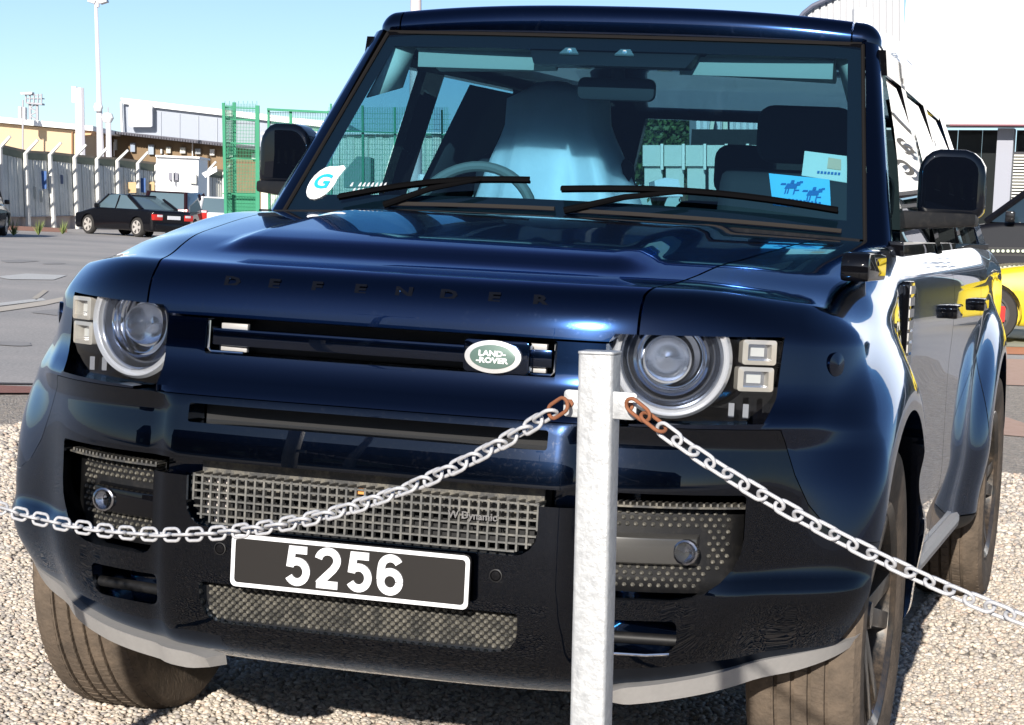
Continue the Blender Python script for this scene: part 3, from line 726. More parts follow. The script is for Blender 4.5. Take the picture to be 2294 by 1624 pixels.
# A pillars
for s in (-1, 1):
    n = 14; vs = []
    for i in range(n+1):
        t = i/n; xi = .806+(.701-.806)*t; xo = .875+(.742-.875)*t; y = 1.478+(1.965-1.478)*t; z = 1.215+(1.80-1.215)*t
        if t > .9: z += 0
        vs += [(s*xi, y+.012, z), (s*(xi+.006), y-.018, z+.006), (s*(xo-.022), y-.010, z+.004), (s*(xo-.004), y+.008, z), (s*xo, y+.045, z-.01), (s*(xo-.01), y+.085, z-.02), (s*(xi+.01), y+.075, z-.03)]
    m = 7
    MB().add(vs, [(i*m+k, i*m+(k+1) % m, i*m+m+(k+1) % m, i*m+m+k) for i in range(n) for k in range(m)]+[tuple(range(m)), tuple(range(n*m, n*m+m))]).build('windscreen_pillar', PAINT, ROOT, sharp=50)
    # side window frames
    def sx(z): return .893+(.762-.893)*(z-1.25)/(1.74-1.25)
    def post(y0, y1, yt0, yt1, name, m, zt=1.765, t=.03):
        vs = []
        for (z, a, b) in ((1.22, y0, y1), (zt, yt0, yt1)):
            xa, xb = sx(z)*tap(a, z), sx(z)*tap(b, z); vs += [(s*xa, a, z), (s*xb, b, z), (s*(xb-t), b, z), (s*(xa-t), a, z)]
        return MB().add(vs, [(0, 1, 5, 4), (1, 2, 6, 5), (2, 3, 7, 6), (3, 0, 4, 7), (0, 3, 2, 1), (4, 5, 6, 7)]).build(name, m, ROOT)
    post(2.40, 2.56, 2.40, 2.56, 'door_pillar', GLOSS); post(3.32, 3.46, 3.32, 3.46, 'door_pillar', GLOSS); post(4.30, 4.66, 4.28, 4.60, 'rear_pillar', PAINT)
    vs = []
    for k in range(9):
        y = 1.96+(4.60-1.96)*k/8
        for z, d in ((1.715, 0), (1.785, 0), (1.785, .05), (1.715, .05)): vs.append((s*(sx(min(z, 1.745))*tap(y, 1.74)+.002-d), y, z))
    MB().add(vs, [(i*4+k, i*4+(k+1) % 4, i*4+4+(k+1) % 4, i*4+4+k) for i in range(8) for k in range(4)]+[(3, 2, 1, 0), (32, 33, 34, 35)]).build('roof_rail', GLOSS, ROOT)
    MB().prism([(1.235, 1.50), (1.262, 1.50)][::1]+[(1.262, 4.62), (1.235, 4.62)], 0, s*.83, s*.897) if 0 else None
    MB().add([(s*x*tap(y, 1.25), y, z) for y in (1.52, 4.64) for x, z in ((.84, 1.225), (.899, 1.225), (.896, 1.262), (.84, 1.262))],
             [(0, 1, 2, 3), (7, 6, 5, 4), (0, 4, 5, 1), (1, 5, 6, 2), (2, 6, 7, 3), (3, 7, 4, 0)]).build('window_sill', GLOSS, ROOT, bevel=.003)
    MB().add([(s*(sx(z)-.06)*tap(y, z), y, z) for (y, z) in ((2.50, 1.2), (3.02, 1.2), (3.16, 1.70), (2.73, 1.70))], [(0, 1, 2, 3)]).build('pillar_lining', INTER, ROOT).modifiers.new('s', 'SOLIDIFY').thickness = .02
    for (a, b, at_, bt) in ((1.56, 2.40, 2.00, 2.40), (2.56, 3.32, 2.56, 3.32), (3.46, 4.30, 3.46, 4.28)):
        vs = []; nn = 6
        for j in range(nn+1):
            z = 1.262+(1.716-1.262)*j/nn; t = j/nn; bow = .012*math.sin(math.pi*t)
            ya_, yb_ = a+(at_-a)*t, b+(bt-b)*t; x = sx(z)-.008+bow
            vs += [(s*x*tap(ya_, z), ya_, z), (s*x*tap(yb_, z), yb_, z)]
        MB().add(vs, [(j*2, j*2+1, j*2+3, j*2+2) for j in range(nn)]).build('side_window', SGLASS, ROOT, fix=False)
    # mirrors
    mm = MB().prism(rpoly(s*.884 if s > 0 else -1.060, 1.332, 1.060 if s > 0 else -.884, 1.506, rr=(.03, .03, .055, .055) if 1 else 0), 1, 1.84, 1.955)
    me = mm.mesh('mirror', bevel=.022, seg=5)
    for v in me.vertices:
        t = (v.co.y-1.84)/.115
        v.co.y += .05*((abs(v.co.x)-.884)/.184)**1.6*(1-t)
        v.co.z += .012*math.sin((abs(v.co.x)-.884)/.184*math.pi)*(1 if v.co.z > 1.4 else 0)
    mo = obj('door_mirror', me, mat('mirror_black', (.002, .003, .006), .5, 0, 1.0, .01, spec=0), ROOT)
    MB().prism(rpoly(min(s*.905, s*1.05), 1.345, max(s*.905, s*1.05), 1.492, r=.03), 1, 1.955, 1.96).build('mirror_glass', CHROME, mo)
    MB().add([(s*.86, 1.72, 1.295), (s*.86, 1.72, 1.345), (s*.86, 1.93, 1.345), (s*.86, 1.93, 1.295), (s*1.045, 1.84, 1.312), (s*1.045, 1.84, 1.345), (s*1.045, 1.94, 1.345), (s*1.045, 1.94, 1.312)],
             [(0, 1, 2, 3), (4, 7, 6, 5), (0, 4, 5, 1), (1, 5, 6, 2), (2, 6, 7, 3), (3, 7, 4, 0)]).build('mirror_arm', TRIM, mo, bevel=.008)
# header, cowl
MB().box((-.70, 1.955, 1.765), (.70, 2.02, 1.80)).build('roof_header', GLOSS, ROOT)
P = []
for i in range(25):
    x = -.80+1.6*i/24; b = .045*(1-abs(x/.8)**2.2)
    zc = .020*(1-(x/.8)**2)
    P += [(x, 1.375-b*.6, 1.235+zc), (x, 1.40-b*.6, 1.262+zc), (x, 1.47-b, 1.262+zc), (x, 1.49-b, 1.20)]
MB().add(P, [(i*4+k, i*4+(k+1) % 4, i*4+4+(k+1) % 4, i*4+4+k) for i in range(24) for k in range(4)]).build('cowl', TRIM, ROOT)
for (u0, u1, v) in ((-.62, -.02, .035), (.02, .93, .030)):
    MB().tube([wsp(u0+(u1-u0)*k/10, v, .010) for k in range(11)], .006, 6).build('cowl_strip', mat('seal_grey2', (.030, .027, .025), .8, spec=.05), ROOT)
# wipers
for (u0, v0, u1, v1, ub, ua) in ((-.80, .045, -.13, .155, -.30, -.42), (-.01, .115, .92, .105, .42, .33)):
    w = MB().tube([wsp(u0+(u1-u0)*k/12, v0+(v1-v0)*k/12+.03*math.sin(math.pi*k/12), .020) for k in range(13)], .0045, 6).build('wiper', mat('wiper_black', (.0035, .0035, .004), .8, spec=0), ROOT)
    vs = []
    for k in range(13):
        p = Vector(wsp(u0+(u1-u0)*k/12, v0+(v1-v0)*k/12+.03*math.sin(math.pi*k/12), .030)); vs += [p+Vector((0, -.006, .003)), p+Vector((0, .004, .008)), p+Vector((0, .003, -.004)), p+Vector((0, -.007, -.006))]
    MB().add(vs, [(i*4+k, i*4+(k+1) % 4, i*4+4+(k+1) % 4, i*4+4+k) for i in range(12) for k in range(4)]+[(0, 1, 2, 3), (48, 51, 50, 49)]).build('wiper_blade', mat('wiper_rubber', (.0045, .0045, .005), .8, spec=0), w)
    a = wsp(ub-.32 if ub < 0 else ub-.40, .015, .02); b = wsp(ub, .14 if ub < 0 else .13, .035)
    MB().tube([a, ((a[0]+b[0])/2, (a[1]+b[1])/2-.012, (a[2]+b[2])/2+.01), b], .007, 8, rs=[.010, .008, .005]).build('wiper_arm', mat('wiper_rubber', (0, 0, 0)), w)
# camera housing, visors, headlining, mirror
hv = MB()
f = [(-.27, .985), (.27, .985), (.225, .855), (-.225, .855)]
A = [Vector(wsp(u/.72, v, -.012)) for u, v in f]; B = [p+Vector((0, .10, .0)) for p in A]
ch = MB().add(A+B, [(0, 1, 2, 3), (4, 7, 6, 5), (0, 4, 5, 1), (1, 5, 6, 2), (2, 6, 7, 3), (3, 7, 4, 0)]).build('camera_housing', mat('housing_black', (.008, .009, .012), .6), ROOT, bevel=.006)
for (u, v) in ((-.175, .925), (.055, .925)):
    p = wsp(u, v, -.006)
    MB().prism([(-.028, -.010), (.028, -.010), (.014, .012), (-.014, .012)], 1, -.002, .004, M=Matrix.Translation(p) @ Matrix.Rotation(R(-42), 4, 'X')).build('sensor_window', mat('sensor_window', (.30, .34, .34), .2, .5), ch)
    MB().lathe([(.008, .004), (.007, -.004), (.001, -.006)], 'y', 16, M=Matrix.Translation(p)).build('sensor_lens', mat('sensor_lens', (.7, .75, .75), .1, .6), ch)
MB().add([(x, y, z) for z in (1.765, 1.772) for (x, y) in ((-.70, 2.03), (.70, 2.03), (.58, 4.5), (-.58, 4.5))], [(0, 1, 2, 3), (7, 6, 5, 4), (0, 4, 5, 1), (1, 5, 6, 2), (2, 6, 7, 3), (3, 7, 4, 0)]).build('headlining', HEADL, ROOT)
for s in (-1, 1):
    MB().add([(s*.22, 1.985, 1.772), (s*.62, 1.985, 1.755), (s*.60, 2.16, 1.70), (s*.23, 2.16, 1.712), (s*.22, 2.0, 1.782), (s*.62, 2.0, 1.768), (s*.60, 2.17, 1.715), (s*.23, 2.17, 1.725)],
             [(0, 1, 2, 3), (4, 7, 6, 5), (0, 4, 5, 1), (1, 5, 6, 2), (2, 6, 7, 3), (3, 7, 4, 0)]).build('sun_visor', mat('visor_fabric', (.50, .53, .47), .9), ROOT, bevel=.005)
    MB().add([(s*.675, 1.945, 1.755), (s*.62, 1.98, 1.765), (s*.66, 1.99, 1.64), (s*.72, 1.86, 1.60)], [(0, 1, 2, 3)]).build('pillar_trim', mat('pillar_trim', (.62, .62, .52), .9), ROOT, fix=False).modifiers.new('s', 'SOLIDIFY').thickness = .01
for s in (-1, 1):
    x0, x1 = (-.60, -.245) if s < 0 else (.185, .62)
    MB().box((x0, 1.958, 1.700), (x1, 1.966, 1.752)).build('header_trim', mat('header_fabric', (.34, .36, .31), .9), ROOT, bevel=.002)
mi = MB().prism(rpoly(-.13, 1.625, .10, 1.69, r=.02), 1, 2.02, 2.05).build('interior_mirror', INTER, ROOT, bevel=.008)
MB().cyl((-.01, 2.03, 1.69), (-.01, 2.00, 1.76), .02).build('mirror_stalk', INTER, mi)
# dashboard and interior
db = MB().prism([(1.50, 1.10), (1.50, 1.235), (1.62, 1.255), (1.86, 1.262), (1.95, 1.20), (1.98, 1.05)], 0, -.80, .80).build('dashboard', INTER, ROOT, bevel=.015)
MB().prism([(1.72, 1.25), (1.80, 1.31), (1.92, 1.325), (1.95, 1.25)], 0, -.60, -.26).build('instrument_hood', INTER, db, bevel=.02)
sw = empty('steering_wheel', (-.445, 2.06, 1.245)); sw.parent = ROOT; sw.rotation_euler = (R(-22), 0, 0)
MB().lathe([(.19+.016*math.cos(t), .016*math.sin(t)) for t in [2*math.pi*i/10 for i in range(11)]], 'y', 48).build('rim', mat('wheel_leather', (.16, .165, .15), .6), sw)
mb = MB(); mb.box((-.18, -.01, -.012), (.18, .01, .012)); mb.box((-.02, -.01, -.18), (.02, .01, 0)); mb.lathe([(.06, .01), (.055, -.02), (.001, -.03)], 'y', 24)
mb.build('boss', INTER, sw)
def seat(x, y, cover=False, top=1.62, w=.26, head=.14):
    st = empty('seat', (x, y, 0)); st.parent = ROOT
    m = INTER
    MB().prism([(-.28, .80), (.28, .78), (.30, .95), (-.26, .98)], 0, -w, w).build('cushion', m, st, bevel=.05, seg=3)
    MB().prism([(.22, .92), (.36, .92), (.47, top-.17), (.36, top-.17)], 0, -w, w).build('backrest', m, st, bevel=.05, seg=3)
    MB().prism(rpoly(-head, top-.15, head, top+.03, r=.05), 1, .36, .46).build('headrest', m, st, bevel=.03, seg=3)
    if cover:
        n, k = 40, 14; vs = []
        for j in range(k+1):
            t = j/k; z = top+.055-(top+.055-1.12)*t
            wx = (.155+.02*t if t < .25 else .16+.16*((t-.25)/.75)**.8); dy = .12+.05*t
            if j == 0: wx *= .55; dy *= .4
            for i in range(n):
                a = 2*math.pi*i/n; rip = 1+(.03+.085*t)*math.sin(a*7+1.3)+.045*t*math.sin(a*13+t*3)
                cxx = math.copysign(abs(math.cos(a))**.6, math.cos(a)); sy = math.copysign(abs(math.sin(a))**.6, math.sin(a))
                vs.append((cxx*wx*rip+.03*t, .40+sy*dy*rip-.03*t, z+.01*math.sin(a*3)))
        fs = [(j*n+i, j*n+(i+1) % n, (j+1)*n+(i+1) % n, (j+1)*n+i) for j in range(k) for i in range(n)]+[tuple(range(n))]
        MB().add(vs, fs).build('plastic_cover', PLASTIC_COVER, st, sharp=70)
    return st
seat(-.375, 2.30, True, 1.65); seat(.43, 2.30, False, 1.635, .26, .15)
for (x, z, w_) in ((.10, 1.535, .105), (-.42, 1.46, .12), (.50, 1.46, .12)):
    st = seat(x, 3.05, False, z, .20 if w_ == .10 else .24, w_)

# stickers on the glass
def glass_card(name, corners, m, parent, o=-.006):
    """corners = list of (u,v) on the windscreen plane, built as a thin card"""
    A = [Vector(wsp(u, v, o)) for u, v in corners]; B = [Vector(wsp(u, v, o-.0015)) for u, v in corners]; n = len(A)
    return MB().add(A+B, [tuple(range(n)), tuple(range(n, 2*n))[::-1]]+[(i, i+n, (i+1) % n+n, (i+1) % n) for i in range(n)]).build(name, m, parent)
stW = mat('sticker_white', (.85, .85, .86), .5)
cu, cv = -.915, .155
tear = [(cu+.052*math.cos(a), cv+.088*math.sin(a)) for a in [R(x) for x in range(75, 376, 20)]]+[(cu+.060, cv+.078), (cu+.046, cv+.092)]
stk = glass_card('round_sticker', tear, stW, ws, .003)
me = text_mesh('G', .075, .0005, .0018); o = obj('sticker_letter', me, mat('sticker_cyan', (.02, .42, .62), .5), stk)
p = wsp(cu, cv+.0, .0055); o.location = p; o.rotation_euler = (R(48), 0, R(-14)); o.scale = (1, 1, 1)
wt = mat('etched_white', (.55, .58, .62), .6)
for k, t in enumerate(('JGN 5256', 'WA 1024')[:0]): pass
mb = MB()
for rr_, v in ((0, .135), (1, .105)):
    for k in range(9):
        u = -.80+k*.016+rr_*.004; q = wsp(u, v-.0015*k, .003)
        if rng.random() < .9: mb.add([wsp(u, v, .003), wsp(u+.010, v, .003), wsp(u+.007, v+.022, .003), wsp(u+.002, v+.018, .003)], [(0, 1, 2, 3)])
mb.build('etched_marks', wt, ws, fix=False)
def loose_card(name, corners, m, label, cat):
    o = glass_card(name, corners, m, None, -.012); tag(o, label, cat); return o
cb = mat('card_blue', (.16, .60, .80), .5, emit=None)
def wsuv(x, z):
    v = (z-1.255)/(1.796-1.255); return (x/(.800-.105*v), v)
c1 = loose_card('permit_card', [wsuv(.549, 1.338), wsuv(.700, 1.338), wsuv(.680, 1.420), wsuv(.520, 1.424)], cb, 'pale blue parking card with horse drawing behind the windscreen, lower right', 'card')
c2 = loose_card('permit_card', [wsuv(.606, 1.425), wsuv(.728, 1.415), wsuv(.712, 1.487), wsuv(.600, 1.493)], mat('card_cream', (.72, .74, .62), .5), 'cream parking permit behind the windscreen, above the blue card', 'card')
ink = mat('ink_blue', (.03, .16, .38), .6)
mb = MB()
random.seed(3)
for (cx_, cz_, sc) in ((.585, 1.392, 1), (.645, 1.378, 1)):   # two galloping horses, loose strokes
    for (dx, dz, lx, lz) in ((0, 0, .026, .008), (.022, .008, .010, .006), (.030, .013, .008, .003), (-.026, .004, .012, .003), (-.014, -.012, .003, .012), (-.006, -.013, .003, .010), (.014, -.012, .003, .012), (.022, -.010, .010, .002), (.002, .012, .008, .005)):
        q = [wsp(*wsuv(cx_+dx*.8+a, cz_+dz+b), -.0095) for a, b in ((-lx*.6, -lz), (lx*.6, -lz*.6), (lx*.6, lz), (-lx*.4, lz*.8))]; mb.add(q, [(0, 1, 2, 3)])
for k in range(9):
    q = [wsp(*wsuv(.585+k*.010+a, 1.352-k*.0003+b), -.0095) for a, b in ((0, 0), (.006, 0), (.006, .006), (0, .006))]; mb.add(q, [(0, 1, 2, 3)])
mb.build('card_drawing', ink, c1, fix=False)
mb = MB()
for k in range(7):
    q = [wsp(*wsuv(.645+k*.009+a, 1.432+b), -.0095) for a, b in ((0, 0), (.006, 0), (.006, .007), (0, .007))]; mb.add(q, [(0, 1, 2, 3)])
mb.build('card_print', ink, c2, fix=False)
mb = MB().add([wsp(*wsuv(a, b), -.0095) for a, b in ((.668, 1.448), (.705, 1.446), (.700, 1.475), (.666, 1.478))], [(0, 1, 2, 3)]); mb.build('card_stamp', mat('stamp_orange', (.75, .5, .32), .6), c2, fix=False)
# rear door glass frame
MB().add([(x, y, z) for (x, z) in ((-.78, 1.22), (.78, 1.22), (.63, 1.76), (-.63, 1.76), (-.62, 1.30), (.62, 1.30), (.54, 1.70), (-.54, 1.70)) for y in (4.60, 4.64)],
         [(0, 2, 10, 8), (2, 4, 12, 10), (4, 6, 14, 12), (6, 0, 8, 14), (1, 9, 11, 3), (3, 11, 13, 5), (5, 13, 15, 7), (7, 15, 9, 1), (8, 10, 11, 9), (10, 12, 13, 11), (12, 14, 15, 13), (14, 8, 9, 15), (0, 1, 3, 2), (2, 3, 5, 4), (4, 5, 7, 6), (6, 7, 1, 0)]).build('rear_window_frame', GLOSS, ROOT)
MB().add([(-.61, 4.62, 1.29), (.61, 4.62, 1.29), (.57, 4.62, 1.71), (-.57, 4.62, 1.71)], [(0, 1, 2, 3)]).build('rear_window', SGLASS, ROOT, fix=False)

# ================================================================== GROUND
def sheet(name, pts, z, m, th=None):
    me = bpy.data.meshes.new(name); me.from_pydata([(float(p[0]), float(p[1]), z) for p in pts], [], [tuple(range(len(pts)))]); me.update()
    if me.polygons[0].normal.z < 0: me.flip_normals()
    return struct(obj(name, me, m))
tar = bpy.data.materials.new('tarmac'); tar.use_nodes = True
n, l = tar.node_tree.nodes, tar.node_tree.links; b = n['Principled BSDF']; tc = n.new('ShaderNodeTexCoord')
nz = n.new('ShaderNodeTexNoise'); nz.inputs['Scale'].default_value = .35; nz.inputs['Detail'].default_value = 8; l.new(tc.outputs['Object'], nz.inputs[0])
n2 = n.new('ShaderNodeTexNoise'); n2.inputs['Scale'].default_value = 45; n2.inputs['Detail'].default_value = 4; l.new(tc.outputs['Object'], n2.inputs[0])
cr = n.new('ShaderNodeValToRGB'); cr.color_ramp.elements[0].position = .35; cr.color_ramp.elements[1].position = .7
cr.color_ramp.elements[0].color = (.36, .345, .335, 1); cr.color_ramp.elements[1].color = (.48, .445, .42, 1); l.new(nz.outputs[0], cr.inputs[0])
mx = n.new('ShaderNodeMix'); mx.data_type = 'RGBA'; mx.blend_type = 'OVERLAY'; mx.inputs[0].default_value = .55; l.new(cr.outputs[0], mx.inputs[6]); l.new(n2.outputs[0], mx.inputs[7])
l.new(mx.outputs[2], b.inputs['Base Color']); b.inputs['Roughness'].default_value = .9
sheet('ground', [(-900, -900), (900, -900), (900, 1500), (-900, 1500)], -.004, tar)
gv = bpy.data.materials.new('gravel_bed'); gv.use_nodes = True
n, l = gv.node_tree.nodes, gv.node_tree.links; b = n['Principled BSDF']; tc = n.new('ShaderNodeTexCoord')
vo = n.new('ShaderNodeTexVoronoi'); vo.inputs['Scale'].default_value = 52; l.new(tc.outputs['Object'], vo.inputs['Vector'])
vd = n.new('ShaderNodeTexVoronoi'); vd.inputs['Scale'].default_value = 52; vd.feature = 'DISTANCE_TO_EDGE'; l.new(tc.outputs['Object'], vd.inputs['Vector'])
cr = n.new('ShaderNodeValToRGB'); e = cr.color_ramp.elements
e[0].position = 0; e[0].color = (.28, .26, .24, 1); e[1].position = 1; e[1].color = (.60, .55, .50, 1)
for p, c in ((.25, (.40, .36, .31, 1)), (.5, (.50, .44, .37, 1)), (.75, (.46, .38, .32, 1))): q = e.new(p); q.color = c
sp = n.new('ShaderNodeSeparateColor'); l.new(vo.outputs['Color'], sp.inputs[0]); l.new(sp.outputs[0], cr.inputs[0]); l.new(cr.outputs[0], b.inputs['Base Color'])
mr = n.new('ShaderNodeMapRange'); mr.inputs[2].default_value = .25; l.new(vd.outputs['Distance'], mr.inputs[0])
bp = n.new('ShaderNodeBump'); bp.inputs['Distance'].default_value = .012; bp.inputs['Strength'].default_value = .9; l.new(mr.outputs[0], bp.inputs['Height']); l.new(bp.outputs[0], b.inputs['Normal'])
b.inputs['Roughness'].default_value = .9
gl, grr = gr(-60, 884), gr(64, 885)
far_r = gr(2215, 862)
gpts = [(-14, -9), (30, -9), (30, 15.8), (far_r[0]+8, far_r[1]+2.0), (far_r[0], far_r[1]), (grr[0], grr[1]), (gl[0], gl[1]), (-14, gl[1]-1.5)]
sheet('gravel', gpts, 0.0, gv)
# paving strips on the right, kerb and markings on the left, each a thin raised sheet
def gquad(name, px, m, z=.004):
    return sheet(name, [gr(a, b_) for a, b_ in px], z, m)
PAVE = mat('clay_paving', (.50, .31, .23), .9, noise=(9, .3, (.60, .42, .33)))
gquad('paving', [(2120, 800), (2120, 858), (2500, 872), (2500, 812)], PAVE)
gquad('paving_edge', [(2120, 774), (2120, 790), (2500, 800), (2500, 784)], mat('orange_kerb', (.62, .25, .13), .9))
gquad('forecourt', [(2100, 690), (2100, 773), (2500, 783), (2500, 700)], mat('pale_screed', (.40, .42, .34), .9, noise=(2, .3, (.46, .46, .38))))
gquad('paving', [(2212, 922), (2208, 972), (2400, 990), (2400, 984)], PAVE, .006)
LINEW = mat('road_paint', (.74, .74, .72), .8, noise=(30, .2, (.5, .49, .47)))
gquad('road_marking', [(-10, 620), (60, 613), (150, 617), (120, 627), (20, 626)], LINEW)
gquad('road_marking', [(-10, 680), (95, 668), (103, 673), (-10, 687)], LINEW)
gquad('road_marking', [(72, 668), (82, 672), (108, 652), (98, 649)], mat('faded_paint', (.52, .47, .40), .9))
gquad('concrete_kerb', [(-10, 690), (100, 674), (190, 656), (190, 664), (100, 684), (-10, 700)], mat('kerb_cream', (.60, .54, .46), .9), .004)
gquad('brick_kerb', [(-30, 866), (90, 870), (90, 884), (-30, 884)], mat('brick_kerb', (.26, .105, .085), .9, noise=(30, .3, (.34, .16, .12))), .012)
gquad('tarmac_joint', [(-30, 857), (90, 859), (90, 862), (-30, 861)], mat('joint_dark', (.05, .045, .045), .9), .003)

# loose stones: near field only, real geometry
def stones():
    ico = bmesh.new(); bmesh.ops.create_icosphere(ico, subdivisions=1, radius=1); ico.verts.ensure_lookup_table()
    bv = np.array([v.co[:] for v in ico.verts]); bf = np.array([[v.index for v in f.verts] for f in ico.faces]); ico.free()
    pts = []
    def fill(x0, x1, y0, y1, dens, smin, smax):
        k = int((x1-x0)*(y1-y0)*dens); X = rng.uniform(x0, x1, k); Y = rng.uniform(y0, y1, k); Sx = rng.uniform(smin, smax, k)
        d = np.stack([X, Y, np.zeros(k)], 1)-CAMP; zz = d@_f; px = IW/2+FPX*(d@_r)/zz; py = IH/2-FPX*(d@_u)/zz
        ok = (px > -80) & (px < IW+80) & (py < IH+60) & (zz > 1)
        # hidden below the car body
        ok &= ~((X > -.55) & (X < .80) & (Y > 1.7) & (Y < 5.2))
        pts.append(np.stack([X[ok], Y[ok], Sx[ok]], 1))
    fill(-2.6, 1.6, .30, 2.6, 7600, .005, .0105)
    fill(-3.6, 2.2, 2.6, 5.0, 4200, .0065, .0125)
    fill(-4.5, 3.4, 5.0, 8.2, 1500, .011, .020)
    P = np.concatenate(pts); N = len(P)
    A = rng.uniform(0, 2*np.pi, N); sc = np.stack([rng.uniform(.8, 1.35, N), rng.uniform(.7, 1.1, N), rng.uniform(.45, .8, N)], 1)*P[:, 2:3]
    V = bv[None]*(1+rng.uniform(-.22, .22, (N, 12, 1)))*sc[:, None, :]
    c, s_ = np.cos(A)[:, None], np.sin(A)[:, None]
    x = V[:, :, 0]*c-V[:, :, 1]*s_+P[:, 0:1]; y = V[:, :, 0]*s_+V[:, :, 1]*c+P[:, 1:2]; z = V[:, :, 2]+sc[:, 2:3]*rng.uniform(.0, .9, (N, 1))
    V = np.stack([x, y, z], 2).reshape(-1, 3).astype(np.float32)
    F = (bf[None]+(np.arange(N)*12)[:, None, None]).reshape(-1, 3).astype(np.int32)
    me = bpy.data.meshes.new('gravel_stones'); me.vertices.add(len(V)); me.vertices.foreach_set('co', V.ravel())
    me.loops.add(F.size); me.loops.foreach_set('vertex_index', F.ravel()); me.polygons.add(len(F)); me.polygons.foreach_set('loop_start', np.arange(0, F.size, 3, dtype=np.int32))
    me.update(calc_edges=True)
    ca = me.color_attributes.new('tone', 'FLOAT_COLOR', 'POINT')
    pal = np.array([(.68, .62, .55), (.60, .55, .48), (.53, .49, .44), (.74, .70, .63), (.45, .43, .41), (.64, .53, .45), (.58, .56, .54), (.36, .34, .33)])
    cc = pal[rng.choice(8, N, p=[.22, .2, .14, .14, .10, .08, .08, .04])]*np.array([.85, .81, .77])*rng.uniform(.82, 1.15, (N, 1))
    C4 = np.ones((N, 12, 4), np.float32); C4[:, :, :3] = cc[:, None, :]; ca.data.foreach_set('color', C4.ravel())
    m = bpy.data.materials.new('stone'); m.use_nodes = True; at_ = m.node_tree.nodes.new('ShaderNodeAttribute'); at_.attribute_name = 'tone'
    m.node_tree.links.new(at_.outputs['Color'], m.node_tree.nodes['Principled BSDF'].inputs['Base Color']); m.node_tree.nodes['Principled BSDF'].inputs['Roughness'].default_value = .85
    o = obj('gravel_stones', me, m); o['kind'] = 'stuff'; tag(o, 'loose beige and grey gravel stones around the black off-road car', 'gravel')
    print('stones', N)
stones()

# ================================================================== POST AND CHAINS
PY = -1.68
def post_pt(px, py): return at(px, py, PY)
pc = (at(1344, 812, PY)+0)[:]
px0, pxy = pc[0], PY
post = empty('chain_post', (px0-.012, PY+.024, 0), 0, 'square galvanised steel post holding two white chains in front of the headlight', 'post')
lean = Matrix.Rotation(R(-2.2), 4, 'Y')
tp = at(1344, 795, PY)[2]
hw, wall = .0218, .004
Lm = Matrix.Translation((.0385, 0, 0)) @ Matrix.Rotation(R(-1.7), 4, 'Y')
tb = MB().prism(rpoly(-hw, -hw, hw, hw, r=.005), 2, -.1, tp, M=Lm).build('tube', GALV, post)
MB().prism(rpoly(-hw-.0008, -hw-.0008, hw+.0008, hw+.0008, r=.005), 2, tp+.0005, tp+.004, M=Lm).build('post_cap', GALV, tb, bevel=.0012)
for s, (a, b) in ((-1, (1255, 1294)), (1, (1376, 1437))):
    zc = at(1344, 905, PY)[2]
    zc = at(1270, 903, PY)[2] if s < 0 else at(1405, 910, PY)[2]
    xo = Lm @ Vector((0, 0, zc))
    xa = xo.x+s*hw*.8; xb = xo.x+s*(hw+(.018 if s < 0 else .029))
    lug = MB().prism(rpoly(min(xa, xb), zc-.017, max(xa, xb), zc+.016, r=.005), 1, -.017, -.012).build('lug', GALV, post, bevel=.0015)
for o_ in [c for c in post.children if c.name.startswith('lug')]:
    xs_l = [v.co.x for v in o_.data.vertices]; zs_l = [v.co.z for v in o_.data.vertices]; sgn = -1 if sum(xs_l) < sum(v.co.x for v in tb.data.vertices)/len(tb.data.vertices)*len(xs_l) else 1
    cxl = (min(xs_l) if sgn < 0 else max(xs_l))-sgn*.008; czl = (min(zs_l)+max(zs_l))/2
    MB().lathe([(.0055, -.0172), (.0055, -.021), (.001, -.0215)], 'y', 6, center=(cxl, 0, czl)).build('bolt', RUST, o_)
def link_mesh(r=.0024, L=.0172, W=.0088):
    pts = []
    for i in range(9): t = R(-90+180*i/8); pts.append((L-W+W*math.cos(t), W*math.sin(t), 0))
    for i in range(9): t = R(90+180*i/8); pts.append((-(L-W)+W*math.cos(t), W*math.sin(t), 0))
    return MB().tube(pts, r, 7, closed=True).mesh('link', sharp=80)
LK = link_mesh()
LK.materials.append(LINK)
def chain(pts, label, group, rust_end):
    """pts: polyline in world; links laid along it"""
    P = [Vector([float(q) for q in p]) for p in pts]
    ch = empty('chain', P[0], 0, label, 'chain', group)
    acc = [0]
    for i in range(1, len(P)): acc.append(acc[-1]+(P[i]-P[i-1]).length)
    pitch = .0240; n = int(acc[-1]/pitch); X = [p.x for p in P]
    for k in range(n):
        d = (k+.5)*pitch; j = max(i for i in range(len(acc)) if acc[i] <= d); j = min(j, len(P)-2); t = (d-acc[j])/(acc[j+1]-acc[j])
        p = P[j].lerp(P[j+1], t); dr = (P[j+1]-P[j]).normalized()
        up = Vector((0, -1, 0)); side = up.cross(dr).normalized(); nn = dr.cross(side).normalized()
        tw = R((90 if k % 2 else 0)+22+rng.uniform(-9, 9)+18*math.sin(k*.13))
        M3 = Matrix((dr, side, nn)).transposed().to_4x4() @ Matrix.Rotation(tw, 4, 'X')
        o = bpy.data.objects.new('link', LK); COL.objects.link(o); o.parent = ch
        o.matrix_local = Matrix.Translation(p-P[0]) @ M3
        if k < rust_end:
            o.material_slots[0].link = 'OBJECT'; o.material_slots[0].material = RUST; o['label'] = 'rusty end link'
    return ch
